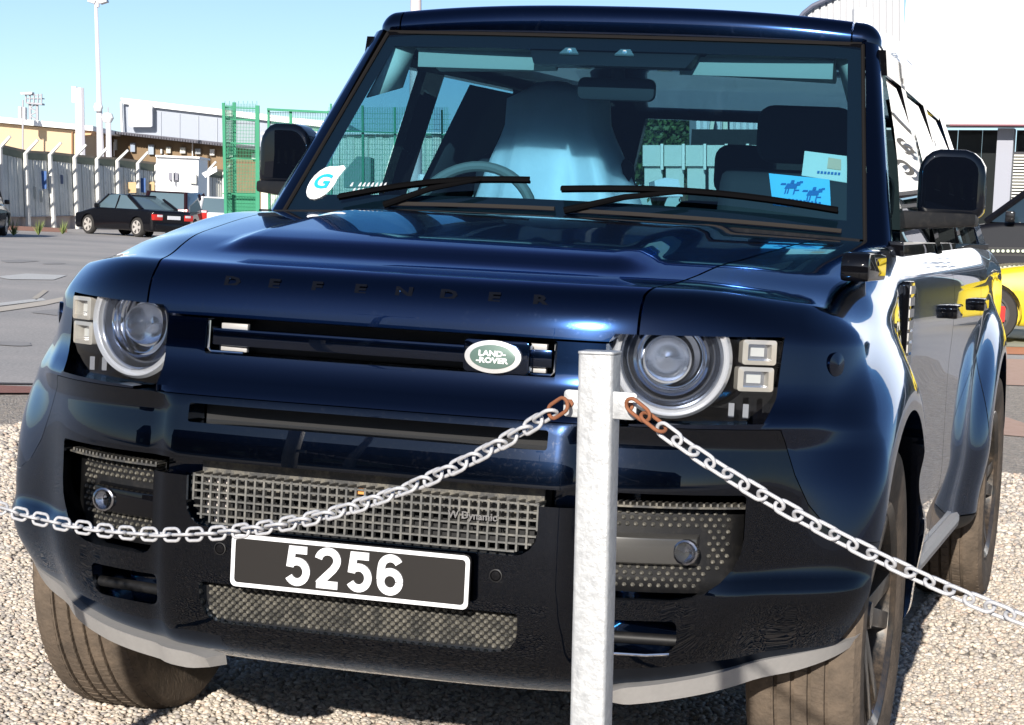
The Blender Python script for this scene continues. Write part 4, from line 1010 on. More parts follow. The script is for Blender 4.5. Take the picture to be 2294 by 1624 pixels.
def curve_px(pts, y0, y1, n=60):
    """smooth sag through picture points, placed between the depths y0 and y1"""
    X = [p[0] for p in pts]; Y = [p[1] for p in pts]; A = np.polyfit(X, Y, min(4, len(X)-1)); out = []
    for i in range(n+1):
        x = X[0]+(X[-1]-X[0])*i/n; out.append(at(x, float(np.polyval(A, x)), y0+(y1-y0)*i/n))
    return out
lpts = [(1264, 903), (1160, 975), (1000, 1052), (850, 1115), (700, 1162), (560, 1188), (400, 1201), (250, 1188), (120, 1165), (-10, 1138), (-200, 1060), (-420, 930)]
rpts = [(1412, 908), (1480, 952), (1600, 1042), (1750, 1140), (1900, 1212), (2050, 1285), (2200, 1350), (2300, 1395), (2480, 1440)]
chain(curve_px(lpts, PY-.016, PY+.60, 120), 'galvanised chain sagging to the left of the post across the bumper', 'chains hung from the post', 1)
chain(curve_px(rpts, PY-.016, PY-.08, 90), 'galvanised chain running down to the right of the post across the front wheel', 'chains hung from the post', 2)
# neighbouring posts of the same fence, just outside the picture, carry the chain ends
for (px, py, yy, lab) in ((-440, 925, PY+.61, 'square galvanised post carrying the left end of the left chain'),):
    q = at(px, py, yy)
    p2 = empty('chain_post', (q[0]-.02, q[1], 0), 0, lab, 'post')
    MB().prism(rpoly(-hw, -hw, hw, hw, r=.005), 2, -.1, 1.08).build('tube', GALV, p2)
    MB().box((.02, -.003, q[2]-.02), (.05, .003, q[2]+.02)).build('lug', GALV, p2)

# ================================================================== BACKGROUND, LEFT
LEAN = R(-4.2)
def vbox(name, m, x0, y0, x1, y1, Y, d, parent=None, bevel=0):
    """a box whose near face spans the picture rectangle at depth Y"""
    A = [at(x0, y1, Y), at(x1, y1, Y), at(x1, y0, Y), at(x0, y0, Y)]; B = [a+np.array([-.285*d, .956*d, 0]) for a in A]
    return MB().add(A+B, [(0, 1, 2, 3), (4, 7, 6, 5), (0, 4, 5, 1), (1, 5, 6, 2), (2, 6, 7, 3), (3, 7, 4, 0)]).build(name, m, parent, bevel=bevel)
def vpoly(name, m, pts, Y, d, parent=None):
    """solid whose near face is the polygon; pts (px,py[,Y])"""
    A = [at(p[0], p[1], p[2] if len(p) > 2 else Y) for p in pts]; B = [a+np.array([-.285*d, .956*d, 0]) for a in A]; n = len(A)
    return MB().add(A+B, [tuple(range(n)), tuple(range(n, 2*n))[::-1]]+[(i, i+n, (i+1) % n+n, (i+1) % n) for i in range(n)]).build(name, m, parent)
def down(p, z=-.2): return (p[0], p[1], z)
# --- panel wall with cranked posts
def wallY(px): return 68.0+(px-57)*(9.5/252)
wl = empty('panel_wall', down(at(57, 515, wallY(57)), 0), 0, 'grey corrugated security wall with cranked concrete posts behind the parked cars', 'wall')
wl_inv = Vector(wl.location)
def loc(o): # keep world position under the parent
    for v in o.data.vertices: v.co -= wl_inv
    o.parent = wl; return o
posts = [(0, 331, 23, 305, 4, 515), (57, 344, 85, 313, 64, 515), (112, 347, 137, 319, 121, 513), (167, 353, 193, 324, 174, 512), (217, 357, 241, 330, 222, 510), (263, 360, 287, 336, 267, 508), (309, 366, 332, 340, 312, 506), (350, 371, 371, 347, 352, 505), (391, 375, 411, 352, 393, 504), (430, 379, 449, 357, 431, 503), (466, 383, 484, 362, 467, 502), (502, 387, 518, 367, 503, 501), (-60, 318, -36, 292, -55, 517)]
posts += [(-60-59*k, 318-13*k, -36-60*k, 292-14*k, -55-60*k, 517+2*k) for k in range(1, 6)]
posts.sort()
for (bx, by, tx, ty, fx, fy) in posts:
    Y = wallY(bx)-.25; A, B, T = at(fx, fy+1, Y), at(bx, by, Y), at(tx, ty, Y)
    loc(MB().tube([A, B, T], .085, 4, rs=[.10, .085, .06]).build('post', CONCW))
SHEET = mat('corrugated_sheet', (.52, .53, .50), .85, noise=(1.1, .16, (.70, .70, .66)), dirt=(2.2, .54, (.33, .34, .32), .9, .7))
for (p, q) in zip(posts[:-1], posts[1:]):
    # corrugated panel between two posts
    vs = []; K = 22
    for k in range(K+1):
        t = k/K; px = p[0]+(q[0]-p[0])*t; fx = p[4]+(q[4]-p[4])*t; Y = wallY(px)+.05*math.sin(k*2.4)
        T = at(px, p[1]+(q[1]-p[1])*t+1, Y); B = at(fx, p[5]+(q[5]-p[5])*t-30, Y); vs += [T, B]
    loc(MB().add(vs, [(2*k, 2*k+1, 2*k+3, 2*k+2) for k in range(K)]).build('panel', SHEET, fix=False))
    Q = [at(a[0], a[1]+dy, wallY(a[0])-.06) for a, dy in ((p, -2), (q, -2), (q, 13), (p, 13))]
    loc(MB().add(Q+[v+np.array([0, .05, 0]) for v in Q], [(0, 1, 2, 3), (4, 7, 6, 5), (0, 4, 5, 1), (1, 5, 6, 2), (2, 6, 7, 3), (3, 7, 4, 0)]).build('upper_board', mat('dark_board', (.09, .11, .09), .9, noise=(2, .3, (.15, .17, .13)))))
    T0, T1 = [at(a[0], a[1]-3, wallY(a[0])+.1) for a in (p, q)]
    loc(MB().tube([T0, T1], .10, 4).build('top_rail', mat('rail_brown', (.26, .22, .17), .9)))
    B0, B1 = [at(a[4], a[5]-30, wallY(a[4])) for a in (p, q)]; G0, G1 = down(B0, -.1), down(B1, -.1)
    loc(MB().add([B0, B1, G1, G0, tuple(B0+np.array([.2, .3, 0])), tuple(B1+np.array([.2, .3, 0]))], [(0, 3, 2, 1), (0, 1, 5, 4)]).build('plinth', mat('plinth_pink', (.46, .38, .34), .9, noise=(3, .3, (.52, .45, .42)))))
def patch(px, py, w, h, m, nm):
    Y = wallY(px)-.2; loc(vbox(nm, m, px-w/2, py-h/2, px+w/2, py+h/2, Y, .03))
patch(96, 403, 16, 40, mat('blue_panel', (.05, .12, .32), .6), 'blue_panel'); patch(138, 402, 7, 20, mat('blue_grey', (.14, .17, .26), .6), 'blue_panel')
patch(90, 440, 12, 26, mat('grey_white', (.5, .5, .46), .8), 'notice'); patch(76, 432, 10, 26, mat('grey_white', (.5, .5, .46), .8), 'notice')
patch(320, 415, 12, 32, mat('blue_panel', (.05, .12, .32), .6), 'blue_panel')
patch(288, 420, 34, 24, mat('orange_fade', (.50, .36, .20), .9), 'orange_panel'); patch(338, 420, 16, 26, mat('orange_fade', (.5, .36, .2), .9), 'orange_panel')
# kerb at its foot
vk = [at(-60, 521, 62), at(150, 517, 64), at(150, 521, 63.6), at(-60, 525, 61.6)]
obj('low_kerb', MB().add([down(v, .0) for v in vk]+[down(v, .14) for v in vk], [(4, 5, 6, 7), (0, 3, 7, 4), (3, 2, 6, 7), (2, 1, 5, 6), (1, 0, 4, 5)]).mesh('low_kerb'), mat('kerb_brown', (.16, .09, .075), .9)); struct(bpy.data.objects['low_kerb'])
# --- beige building
bb = empty('beige_building', down(at(60, 430, 96), 0), 0, 'long low beige building with white flat roof edge behind the wall, far left', 'building')
def under(parent, o):
    for v in o.data.vertices: v.co -= Vector(parent.location)
    o.parent = parent; return o
under(bb, vpoly('wall', mat('beige_render', (.50, .375, .24), .9, noise=(.3, .3, (.54, .42, .29))), [(-420, 236, 95), (-420, 520, 95), (188, 520, 97), (188, 294, 97)], 96, 8))
under(bb, vpoly('roof_edge', mat('white_fascia', (.80, .80, .80), .6), [(-420, 221, 94.5), (-420, 237, 94.5), (208, 293, 96.5), (208, 282, 96.5)], 96, 9))
under(bb, vpoly('corner_post', mat('brown_trim', (.25, .13, .06), .8), [(160, 295), (163, 295), (163, 380), (160, 380)], 95.8, .3))
under(bb, vpoly('soffit', mat('orange_soffit', (.60, .36, .20), .8), [(188, 293), (207, 294), (203, 302), (188, 303)], 96.8, 1))
# --- grey shed
sh = empty('grey_shed', down(at(400, 330, 130), 0), 0, 'large pale grey warehouse with a blank white square sign and white roof edge', 'warehouse')
SHD = mat('shed_cladding', (.30, .33, .39), .7, noise=(.15, .3, (.34, .37, .43)))
under(sh, vpoly('wall', SHD, [(275, 224), (275, 480), (780, 480), (780, 282)], 130, 20))
under(sh, vpoly('roof_edge', mat('white_roof', (.82, .82, .82), .5), [(270, 219), (274, 232), (780, 291), (780, 277)], 129.5, 22))
under(sh, vpoly('sign_board', mat('sign_white', (.85, .85, .85), .5), rpoly(289, 233, 340, 284, r=4), 129, .4))
under(sh, vpoly('downpipe', mat('white_fascia', (.8, .8, .8), .6), [(269, 228), (272, 228), (275, 300), (272, 300)], 129.2, .4))
for px in range(360, 780, 42): under(sh, vpoly('cladding_joint', mat('joint_grey', (.42, .45, .50), .7), [(px, 250+(px-360)*.11), (px+.7, 250+(px-360)*.11), (px+.7, 400), (px, 400)], 129.9, .1))
# --- low building with dark tiled roof
lb = empty('low_brick_building', down(at(350, 400, 104), 0), 0, 'low brown building with dark tiled roof below the grey warehouse', 'building')
under(lb, vpoly('wall', mat('brown_brick', (.17, .115, .07), .9, noise=(1.5, .3, (.24, .17, .10))), [(205, 296), (205, 480), (740, 480), (740, 350)], 104, 6))
TILE = mat('dark_tiles', (.075, .075, .095), .8, noise=(4, .3, (.12, .12, .14)))
under(lb, vpoly('roof', TILE, [(206, 288), (206, 294), (498, 327), (740, 355), (740, 346), (498, 319)], 102.5, 7))
for k in range(48):
    px = 212+k*6.0; py = 292+(px-206)*.113
    under(lb, vpoly('roof_tile', TILE, [(px, py-2.5), (px, py+2), (px+4.6, py+2.5), (px+4.6, py-2)], 102.35, .2))
for (px, py, w, h, c) in ((201, 316, 16, 26, (.22, .22, .26)), (258, 324, 5, 24, (.5, .52, .55)), (297, 330, 10, 20, (.30, .36, .46)), (338, 335, 12, 22, (.34, .40, .48)), (361, 339, 4, 10, (.5, .52, .55)), (377, 336, 10, 14, (.55, .55, .50)), (409, 337, 12, 13, (.55, .57, .55)), (443, 339, 12, 12, (.32, .34, .36)), (475, 341, 10, 14, (.62, .62, .60)), (520, 345, 12, 14, (.6, .6, .6)), (570, 350, 12, 14, (.6, .6, .6))):
    w_ = under(lb, vpoly('window', mat('window_%d' % (int(c[0]*100)), c, .3), [(px-w/2, py-h/2), (px+w/2, py-h/2), (px+w/2, py+h/2), (px-w/2, py+h/2)], 103.7, .5))
for px in (254, 430): under(lb, vpoly('downpipe', mat('white_fascia', (.8, .8, .8), .6), [(px, 318), (px+1.5, 318), (px+1.5, 350), (px, 350)], 103.6, .2))
# --- white cabin
cbn = empty('white_cabin', down(at(398, 400, 70), 0), 0, 'white site cabin with small dark window behind the parked hatchback', 'cabin')
CW = mat('cabin_white', (.80, .80, .80), .5)
under(cbn, vpoly('wall', CW, [(350, 350), (347, 505), (442, 507), (445, 354)], 71, 2.4))
under(cbn, vpoly('roof', CW, [(348, 347), (348, 351), (447, 355), (447, 351)], 70.8, 2.8))
under(cbn, vpoly('window', mat('window_22', (.2, .2, .22), .3), [(378, 386), (398, 387), (398, 404), (378, 403)], 70.8, .3))
under(cbn, vpoly('window_frame', CW, [(386, 380), (388, 380), (388, 410), (386, 410)], 70.6, .2))
under(cbn, vpoly('panel', mat('grey_white', (.5, .5, .46), .8), [(425, 390), (440, 391), (440, 412), (425, 411)], 70.8, .15))
sgn = vpoly('road_sign', CW, [(452, 388), (485, 372), (486, 384), (460, 398)], 60, .1); tag(sgn, 'small white tilted board behind the green mesh fence', 'board')
# --- lamp columns and masts
PW = mat('pole_white', (.62, .60, .64), .5); PG = mat('pole_grey', (.35, .35, .38), .5)
lp = empty('lamp_column', down(at(226, 480, 88), 0), 0, 'tall slim floodlight column with twin lamps at the very top left', 'lamp')
under(lp, MB().tube([at(229, 505, 88), at(225, 340, 88), at(221, 180, 88), at(215, 14, 88), at(214, -12, 88)], .08, 8, rs=[.20, .17, .11, .08, .07]).build('pole', PW))
for s in (-1, 1):
    under(lp, vpoly('lamp_head', mat('lamp_grey', (.5, .5, .52), .4), [(217+s*3, 1), (217+s*20, -4), (217+s*22, 3), (217+s*6, 8)], 87.8, .6))
under(lp, MB().cyl(at(217, 0, 88), at(217, 16, 88), .12).build('lamp_bracket', PW))
c = at(220, 240, 87.8); under(lp, MB().lathe([(.01, .22), (.16, .18), (.22, 0), (.16, -.18), (.01, -.22)], 'z', 12, center=c).build('camera_dome', CW))
lp2 = empty('cctv_mast', down(at(243, 480, 86), 0), 0, 'short white camera mast with a round head standing beside the floodlight column', 'mast')
under(lp2, MB().tube([at(246, 505, 86), at(243, 272, 86)], .13, 8, rs=[.17, .12]).build('pole', PW))
c = at(241, 264, 86); under(lp2, MB().lathe([(.01, .25), (.2, .2), (.28, 0), (.18, -.2), (.01, -.25)], 'z', 12, center=c).build('camera_head', CW))
under(lp2, MB().tube([at(231, 262, 86), at(241, 266, 86)], .07, 6).build('bracket', PG)); under(lp2, MB().tube([at(243, 264, 86), at(242, 240, 86)], .03, 5).build('aerial', PG))
am = empty('antenna_mast', down(at(178, 480, 92), 0), 0, 'thick pale mast with flat white aerial panel, left of the floodlight column', 'mast')
under(am, MB().tube([at(183, 505, 92), at(178, 197, 92)], .2, 8, rs=[.26, .22]).build('pole', PW)); under(am, vpoly('aerial_panel', CW, [(160, 193), (170, 194), (171, 231), (161, 229)], 91.8, .5))
lt = empty('lattice_tower', down(at(75, 300, 180), 0), 0, 'distant grey lattice tower with railed platform and dish above the beige building', 'tower')
for px in (67, 83): under(lt, MB().tube([at(px+2, 400, 180), at(px, 232, 180)], .14, 5).build('leg', PG))
for k in range(6): under(lt, MB().tube([at(67 if k % 2 else 83, 232+k*9, 180), at(83 if k % 2 else 67, 241+k*9, 180)], .08, 4).build('brace', PG))
under(lt, vpoly('platform', PG, [(58, 228), (94, 231), (94, 235), (58, 232)], 179.5, 1.2)); under(lt, vpoly('platform', PG, [(58, 219), (94, 219), (94, 221), (58, 221)], 179.5, 1.2))
for px in (58, 67, 76, 85, 93): under(lt, MB().tube([at(px, 230, 179.5), at(px, 210, 179.5)], .08, 4).build('rail_post', PG))
under(lt, vpoly('upper_rail', PG, [(60, 211), (93, 212), (93, 214), (60, 213)], 179.5, .3)); under(lt, vpoly('dish', CW, [(45, 207), (72, 206), (70, 211), (47, 211)], 179, 1))
an = empty('rooftop_aerial', down(at(49, 262, 94), 0), 0, 'small white box aerial on a stub pole above the beige building', 'aerial')
under(an, vpoly('box', CW, [(41, 239), (47, 239), (47, 265), (41, 264)], 94, .5)); under(an, vpoly('box', CW, [(50, 240), (56, 240), (56, 268), (50, 267)], 94, .5)); under(an, MB().tube([at(51, 500, 94), at(51, 224, 94)], .05, 5).build('stub_pole', PG))
# --- big pole behind the car
bp_ = empty('utility_pole', down(at(928, 400, 38), 0), 0, 'thick pale pole rising behind the roof of the black off-road car', 'pole')
under(bp_, MB().tube([at(929, 560, 38), at(931, 250, 38), at(932, -60, 38)], .11, 14, rs=[.15, .125, .105]).build('pole', mat('pale_timber', (.52, .46, .47), .7, noise=(3, .3, (.6, .54, .55)))))
under(bp_, MB().lathe([(.01, .10), (.10, .08), (.12, -.05), (.09, -.10), (.01, -.12)], 'z', 10, center=at(948, 400, 37.6)).build('pole_fitting', CW))
# --- green mesh enclosure
gf = empty('green_mesh_gatehouse', down(at(540, 480, 36), 0), 0, 'tall narrow green mesh security enclosure left of the door mirror', 'fence')
for (xt, xb, w, yt, Y) in ((500, 506, 6.5, 230, 36), (524, 526, 7.5, 229, 37), (576, 577, 9, 236, 36.2)):
    under(gf, vpoly('post', GREEN, [(xt-w/2, yt), (xb-w/2, 500), (xb+w/2, 500), (xt+w/2, yt)], Y, .09))
for y in (239, 265, 318, 353, 432): under(gf, vpoly('rail', GREEN, [(498, y), (580, y+3), (580, y+5.5), (499, y+2.5)], 36.3, .04))
under(gf, vpoly('solid_panel', GREEN, [(505, 431), (574, 432), (575, 486), (506, 486)], 36.6, .05))
mb = MB()
for k in range(22): x = 504+k*3.4; mb.tube([at(x, 232 if k % 3 else 226, 36.5), at(x+3, 484, 36.5)], .0045, 4)
for k in range(32): y = 238+k*7.6; mb.tube([at(502, y, 36.5), at(578, y+2, 36.5)], .0045, 4)
mm = under(gf, mb.build('wire_mesh', GREEN)); mm['kind'] = 'stuff'
mb = MB()   # return side of the enclosure, running away
for k in range(16):
    t = k/15; mb.tube([at(504+22*t, 236, 36+4*t), at(507+20*t, 470, 36+4*t)], .0045, 4)
for k in range(28): y = 240+k*8; mb.tube([at(504, y, 36), at(526, y, 40)], .0045, 4)
mm = under(gf, mb.build('side_mesh', GREEN)); mm['kind'] = 'stuff'
mfence = empty('green_mesh_fence', down(at(760, 400, 40), 0), 0, 'green wire mesh fence and gate frame running behind the black off-road car', 'fence')
for (x, yt, w) in ((601, 242, 5), (651, 246, 6), (735, 248, 5), (741, 232, 4), (812, 236, 5), (884, 240, 5), (990, 246, 5)):
    under(mfence, vpoly('post', GREEN, [(x-w/2, yt), (x-w/2+2, 500), (x+w/2+2, 500), (x+w/2, yt)], 40, .08))
under(mfence, vpoly('top_rail', GREEN, [(598, 242), (737, 249), (737, 254), (598, 247)], 39.9, .08)); under(mfence, vpoly('rail', GREEN, [(598, 286), (1000, 300), (1000, 303), (598, 289)], 39.9, .05))
mb = MB()
for k in range(108): x = 602+k*3.75; mb.tube([at(x, 250 if x < 737 else 240, 40.1), at(x+1, 480, 40.1)], .005, 4)
for k in range(20): y = 252+k*11.5; mb.tube([at(600, y, 40.1), at(1010, y+4, 40.1)], .005, 4)
mm = under(mfence, mb.build('wire_mesh', GREEN)); mm['kind'] = 'stuff'
# --- pale sheeted yard wall behind the mesh
pw_ = empty('pale_sheet_wall', down(at(760, 400, 52), 0), 0, 'pale cream ribbed sheet wall behind the green mesh, seen through the side window', 'wall')
for k in range(27):
    x0 = 585+k*16; under(pw_, vpoly('sheet', mat('cream_sheet', (.62, .62, .52), .8, noise=(.8, .3, (.70, .70, .62))), [(x0, 300+(8 if x0 < 700 else 0)), (x0, 500), (x0+15.4, 500), (x0+15.4, 300+(8 if x0 < 700 else 0))], 52+(k % 2)*.06, .05))
under(pw_, vpoly('cap', mat('white_fascia', (.8, .8, .8), .6), [(585, 296), (1020, 296), (1020, 301), (585, 301)], 51.8, .4))
mach = vpoly('yard_container', mat('grey_green', (.20, .27, .26), .8), [(770, 385), (800, 350), (830, 352), (830, 420), (770, 420)], 47, 1.5); tag(mach, 'dark green bin in front of the cream sheet wall, seen through the side window', 'bin')

# --- parked cars
def car(name, label, px, py, Y, yaw, body, L=4.4, W=1.74, H=1.40, kind='saloon', group=None, red=True, plate=True, wheelm=None, glass=(.10, .15, .18)):
    p = gr(px, py) if Y is None else down(at(px, py, Y), 0)
    r = empty(name, (p[0], p[1], 0), yaw, label, 'car', group)     # local: +y = nose, x = across
    belt = {'sports': .90, 'estate': 1.25}.get(kind, .93)
    V, F = round_grid(np.array(lin(-W/2, W/2, .12, .08, 4)), np.array(lin(-L/2, L/2, .12, .12, 4)), np.array(lin(.20, belt, .1, .08, 4)), (.08, .12, .08))
    x, y, z = V.T.copy(); t = y/(L/2)
    z = z-(sstep(.35, 1, t)*.22+sstep(.60, 1, -t)*(.03 if kind != 'hatch' else .0))*sstep(.5, belt, z)
    y = y-np.sign(y)*.10*(np.abs(x)/(W/2))**3*sstep(.7, 1, np.abs(t)); x = x*(1-.05*sstep(.6, belt, z)-.03*(1-sstep(.2, .45, z)))
    me = np_mesh('body', np.stack([x, y, z], 1), F)
    cm = MB()
    for ya in (-L*.30, L*.31):
        for s in (-1, 1): cm.cyl((s*(W/2-.28), ya, .32), (s*(W/2+.2), ya, .32), .36, n=28)
    me = boolean(me, cm.mesh('c'), 'DIFFERENCE'); bd = obj('body', me, body, r)
    # cabin
    rf, rr = {'saloon': (.11, -.13), 'hatch': (.10, -.42), 'sports': (-.16, -.34), 'estate': (.14, -.44)}[kind]
    bf, br = {'saloon': (.25, -.33), 'hatch': (.27, -.49), 'sports': (.0, -.47), 'estate': (.27, -.49)}[kind]
    z0, z1 = belt-.03, H
    def ring(y, hw, z): return [(-hw, y, z), (hw, y, z)]
    hw0, hw1 = W/2-.06, W/2-.22
    sec = [(bf*L, hw0-.06, z0), (rf*L, hw1, z1-.03), ((rf+rr)/2*L, hw1+.01, z1), (rr*L, hw1, z1-.04), (br*L, hw0-.06, z0)]
    GM = mat('car_glass_%s' % name, glass, .06, 0, spec=.8)
    # solid glasshouse core in glass, roof and pillars in body colour
    core = MB(); vs = []
    for (yy, hw, z) in sec: vs += ring(yy, hw, z)
    vs += [(-hw0, bf*L-.25, z0), (hw0, bf*L-.25, z0), (-hw0, br*L+.2, z0), (hw0, br*L+.2, z0)]
    core.add(vs, [(0, 1, 3, 2), (2, 3, 5, 4), (4, 5, 7, 6), (6, 7, 9, 8), (0, 2, 10), (1, 11, 3), (8, 12, 6), (9, 7, 13), (10, 2, 4, 6, 12), (11, 13, 7, 5, 3), (0, 10, 12, 8, 9, 13, 11, 1)])
    core.build('glasshouse', GM, r, bevel=.03)
    rm = MB().add([(-hw1-.01, rf*L+.04, z1-.04), (hw1+.01, rf*L+.04, z1-.04), (hw1+.01, rr*L-.04, z1-.05), (-hw1-.01, rr*L-.04, z1-.05), (-hw1+.06, rf*L-.02, z1+.012), (hw1-.06, rf*L-.02, z1+.012), (hw1-.06, rr*L+.02, z1), (-hw1+.06, rr*L+.02, z1)],
                  [(0, 3, 2, 1), (4, 5, 6, 7), (0, 1, 5, 4), (1, 2, 6, 5), (2, 3, 7, 6), (3, 0, 4, 7)]).build('roof', body, r, bevel=.02)
    for s in (-1, 1):
        for (a, b_) in (((bf*L, hw0-.06), (rf*L+.02, hw1)), ((br*L, hw0-.06), (rr*L-.02, hw1))):
            MB().tube([(s*a[1], a[0], z0), (s*b_[1], b_[0], z1-.03)], .045 if a[0] > 0 else .07, 6).build('pillar', body, r)
        MB().tube([(s*(hw0-.01), -.02*L, z0), (s*(hw1+.015), -.03*L, z1-.03)], .035, 6).build('pillar', body, r)
        MB().box((min(s*(W/2-.02), s*(W/2+.13)), bf*L-.35, belt-.02), (max(s*(W/2-.02), s*(W/2+.13)), bf*L-.24, belt+.11)).build('door_mirror', body, r, bevel=.02)
        hm = mat('lamp_white', (.7, .7, .72), .15, .3)
        MB().box((min(s*(W/2-.50), s*(W/2-.10)), L/2-.16, .52), (max(s*(W/2-.50), s*(W/2-.10)), L/2-.03, .64)).build('headlight', hm, r, bevel=.03)
        # tail lamps wrap round the corner
        if red:
            zb, zt = (.58, .78) if kind == 'saloon' else (.60, .98) if kind == 'hatch' else (.5, .62)
            tl = MB().box((min(s*(W/2-.40), s*(W/2-.035)), -L/2-.02, zb), (max(s*(W/2-.40), s*(W/2-.035)), -L/2+.22, zt)).build('tail_light', REDP, r, bevel=.03)
            MB().box((min(s*(W/2-.38), s*(W/2-.16)), -L/2-.03, zt-.09), (max(s*(W/2-.38), s*(W/2-.16)), -L/2+.0, zt-.015)).build('reversing_lamp', hm, tl, bevel=.01)
    MB().prism(rpoly(-W/2+.10, .26, W/2-.10, .50, r=.05), 1, -L/2-.05, -L/2+.1).build('rear_bumper', body, r, bevel=.03)
    if plate: MB().box((-.26, -L/2-.035, .62), (.26, -L/2+.0, .74)).build('number_plate', mat('plate_grey', (.62, .64, .68), .5), r)
    for ya in (-L*.30, L*.31):
        for s in (-1, 1):
            w = empty('wheel', (s*(W/2-.11), ya, .32), 0); w.parent = r; w.rotation_euler.z = 0 if s > 0 else math.pi
            MB().lathe([(.21, -.1), (.30, -.1), (.32, -.07), (.32, .07), (.30, .10), (.21, .10)], 'x', 32).build('tyre', mat('car_tyre', (.03, .028, .027), .85), w)
            wm = wheelm or mat('alloy', (.66, .62, .58), .35, .4)
            sp = MB().lathe([(.215, .10), (.20, .06), (.001, .04)], 'x', 24).build('rim', mat('rim_dark', (.08, .07, .07), .5), w)  # plain dark rim disc behind the spokes
            for k in range(5):
                a = 2*math.pi*k/5; MB().add([(.085, .03*math.cos(a+1.57), .03*math.sin(a+1.57)), (.085, .03*math.cos(a-1.57), .03*math.sin(a-1.57)), (.102, .21*math.cos(a-.30), .21*math.sin(a-.30)), (.102, .21*math.cos(a+.30), .21*math.sin(a+.30))], [(0, 1, 2, 3)]).build('spoke', wm, w)
            MB().lathe([(.222, .102), (.20, .102), (.20, .09)], 'x', 28).build('rim_lip', wm, w)
    return r
CB = mat('car_black', (.004, .004, .006), .5, 0, .6, .03, spec=.1); CRD = mat('car_dark_red', (.018, .006, .008), .5, 0, .6, .03, spec=.1); CWH = mat('car_white', (.75, .76, .78), .3, 0, .8)
viewdir = YAW   # rotation of the view direction about z
sal = car('parked_saloon', 'black saloon seen from its rear corner, parked before the grey corrugated wall', 296, 520, 64.0, viewdir+R(48), CB, 4.3, 1.72, 1.38, 'saloon', 'cars parked by the grey wall')
hat = car('parked_hatchback', 'dark hatchback seen from behind between the black saloon and the white cabin', 404, 518, 66.0, viewdir-R(8), CRD, 4.0, 1.72, 1.55, 'hatch', 'cars parked by the grey wall')
whc = car('parked_white_car', 'white car half hidden behind the green mesh enclosure', 488, 516, 68.0, viewdir+R(10), CWH, 4.2, 1.75, 1.45, 'hatch', 'cars parked by the grey wall')
lfc = car('parked_dark_car', 'dark car cut off by the left edge of the picture with one red tail lamp', -75, 548, 52.0, viewdir+R(4), CB, 4.4, 1.80, 1.62, 'hatch', 'cars parked by the grey wall')
# low white chain fence far out on the tarmac
fc = empty('far_chain_fence', down(at(80, 640, 26), 0), 0, 'thin pale chain strung low across the tarmac at far left', 'chain fence')
mb = MB()
for k in range(64):
    x = -30+k*3.8; y = 626+16*(1-((x-110)/140)**2)*.9; c = at(x, y, 26-.02*k); mb.box(c-np.array([.011, .011, .009]), c+np.array([.011, .011, .009]))
o = under(fc, mb.build('links', LINK)); o['kind'] = 'stuff'

# ================================================================== BACKGROUND, RIGHT: showroom
YB = 36.0
sr = empty('showroom_building', down(at(2300, 700, YB), 0), 0, 'white showroom building with dark glazed ground floor behind the black off-road car, right', 'building')
WF = mat('white_cladding', (.88, .88, .88), .5)
def un(o): return under(sr, o)
def P_(px, py, Y=YB): return at(px, py, Y)
p1, p2 = P_(2108, 278), P_(2294, 278.5); SL = (p2[2]-p1[2])/(p2[0]-p1[0])
def zl(x): return p1[2]+SL*(x-p1[0])
def fac(name, m, x0, x1, a0, a1, Y, d):
    A = [(x0, Y, zl(x0)+a0 if a0 is not None else -.2), (x1, Y, zl(x1)+a0 if a0 is not None else -.2), (x1, Y, zl(x1)+a1), (x0, Y, zl(x0)+a1)]
    B = [(p[0], p[1]+d, p[2]) for p in A]
    return un(MB().add(A+B, [(0, 1, 2, 3), (4, 7, 6, 5), (0, 4, 5, 1), (1, 5, 6, 2), (2, 6, 7, 3), (3, 7, 4, 0)]).build(name, m))
def xw(px, Y=YB): return at(px, 600, Y)[0]
XL = P_(2018, 200)[0]
fac('white_fascia', WF, XL, XL+22, .0, 7.5, YB, 1.2)
fac('fascia_trim', mat('maroon_trim', (.16, .04, .06), .6), xw(2108), XL+22, -.03, .0, YB-.05, .3)
SG = mat('showroom_glass', (.020, .023, .024), .08, 0, spec=.5, coat=.2)
xs0 = [xw(1500), xw(2112), xw(2169)]
fac('glazing', SG, xw(1500), xw(2111), None, -.04, YB+1.25, .2); fac('glazing', SG, xw(2113), xw(2168), None, -.04, YB+1.2, .2); fac('glazing', SG, xw(2169), xw(2208), None, -.04, YB+1.2, .2)
fac('column', mat('column_grey', (.30, .31, .36), .7), xw(2209), xw(2246), None, -.035, YB+.6, .5)
xg = xw(2247)
for k in range(9):
    fac('glazing', SG, xg+k*1.9, xg+k*1.9+1.86, None, -.04, YB+1.2, .2)
    if k % 3 == 2: fac('column', mat('column_grey', (.30, .31, .36), .7), xg+k*1.9+1.5, xg+k*1.9+1.8, None, -.035, YB+.6, .5)
for y0 in range(346, 448, 7):
    un(vpoly('blind_slat', mat('blind_white', (.62, .62, .57), .7), [(2248-(y0-346)*.02, y0), (2249, y0+4), (2310, y0+4.5), (2310, y0+.5)], YB+1.0, .05))
un(vpoly('blind_backing', mat('blind_dark', (.05, .05, .06), .8), [(2248, 340), (2248, 452), (2310, 452), (2310, 340)], YB+1.1, .04))
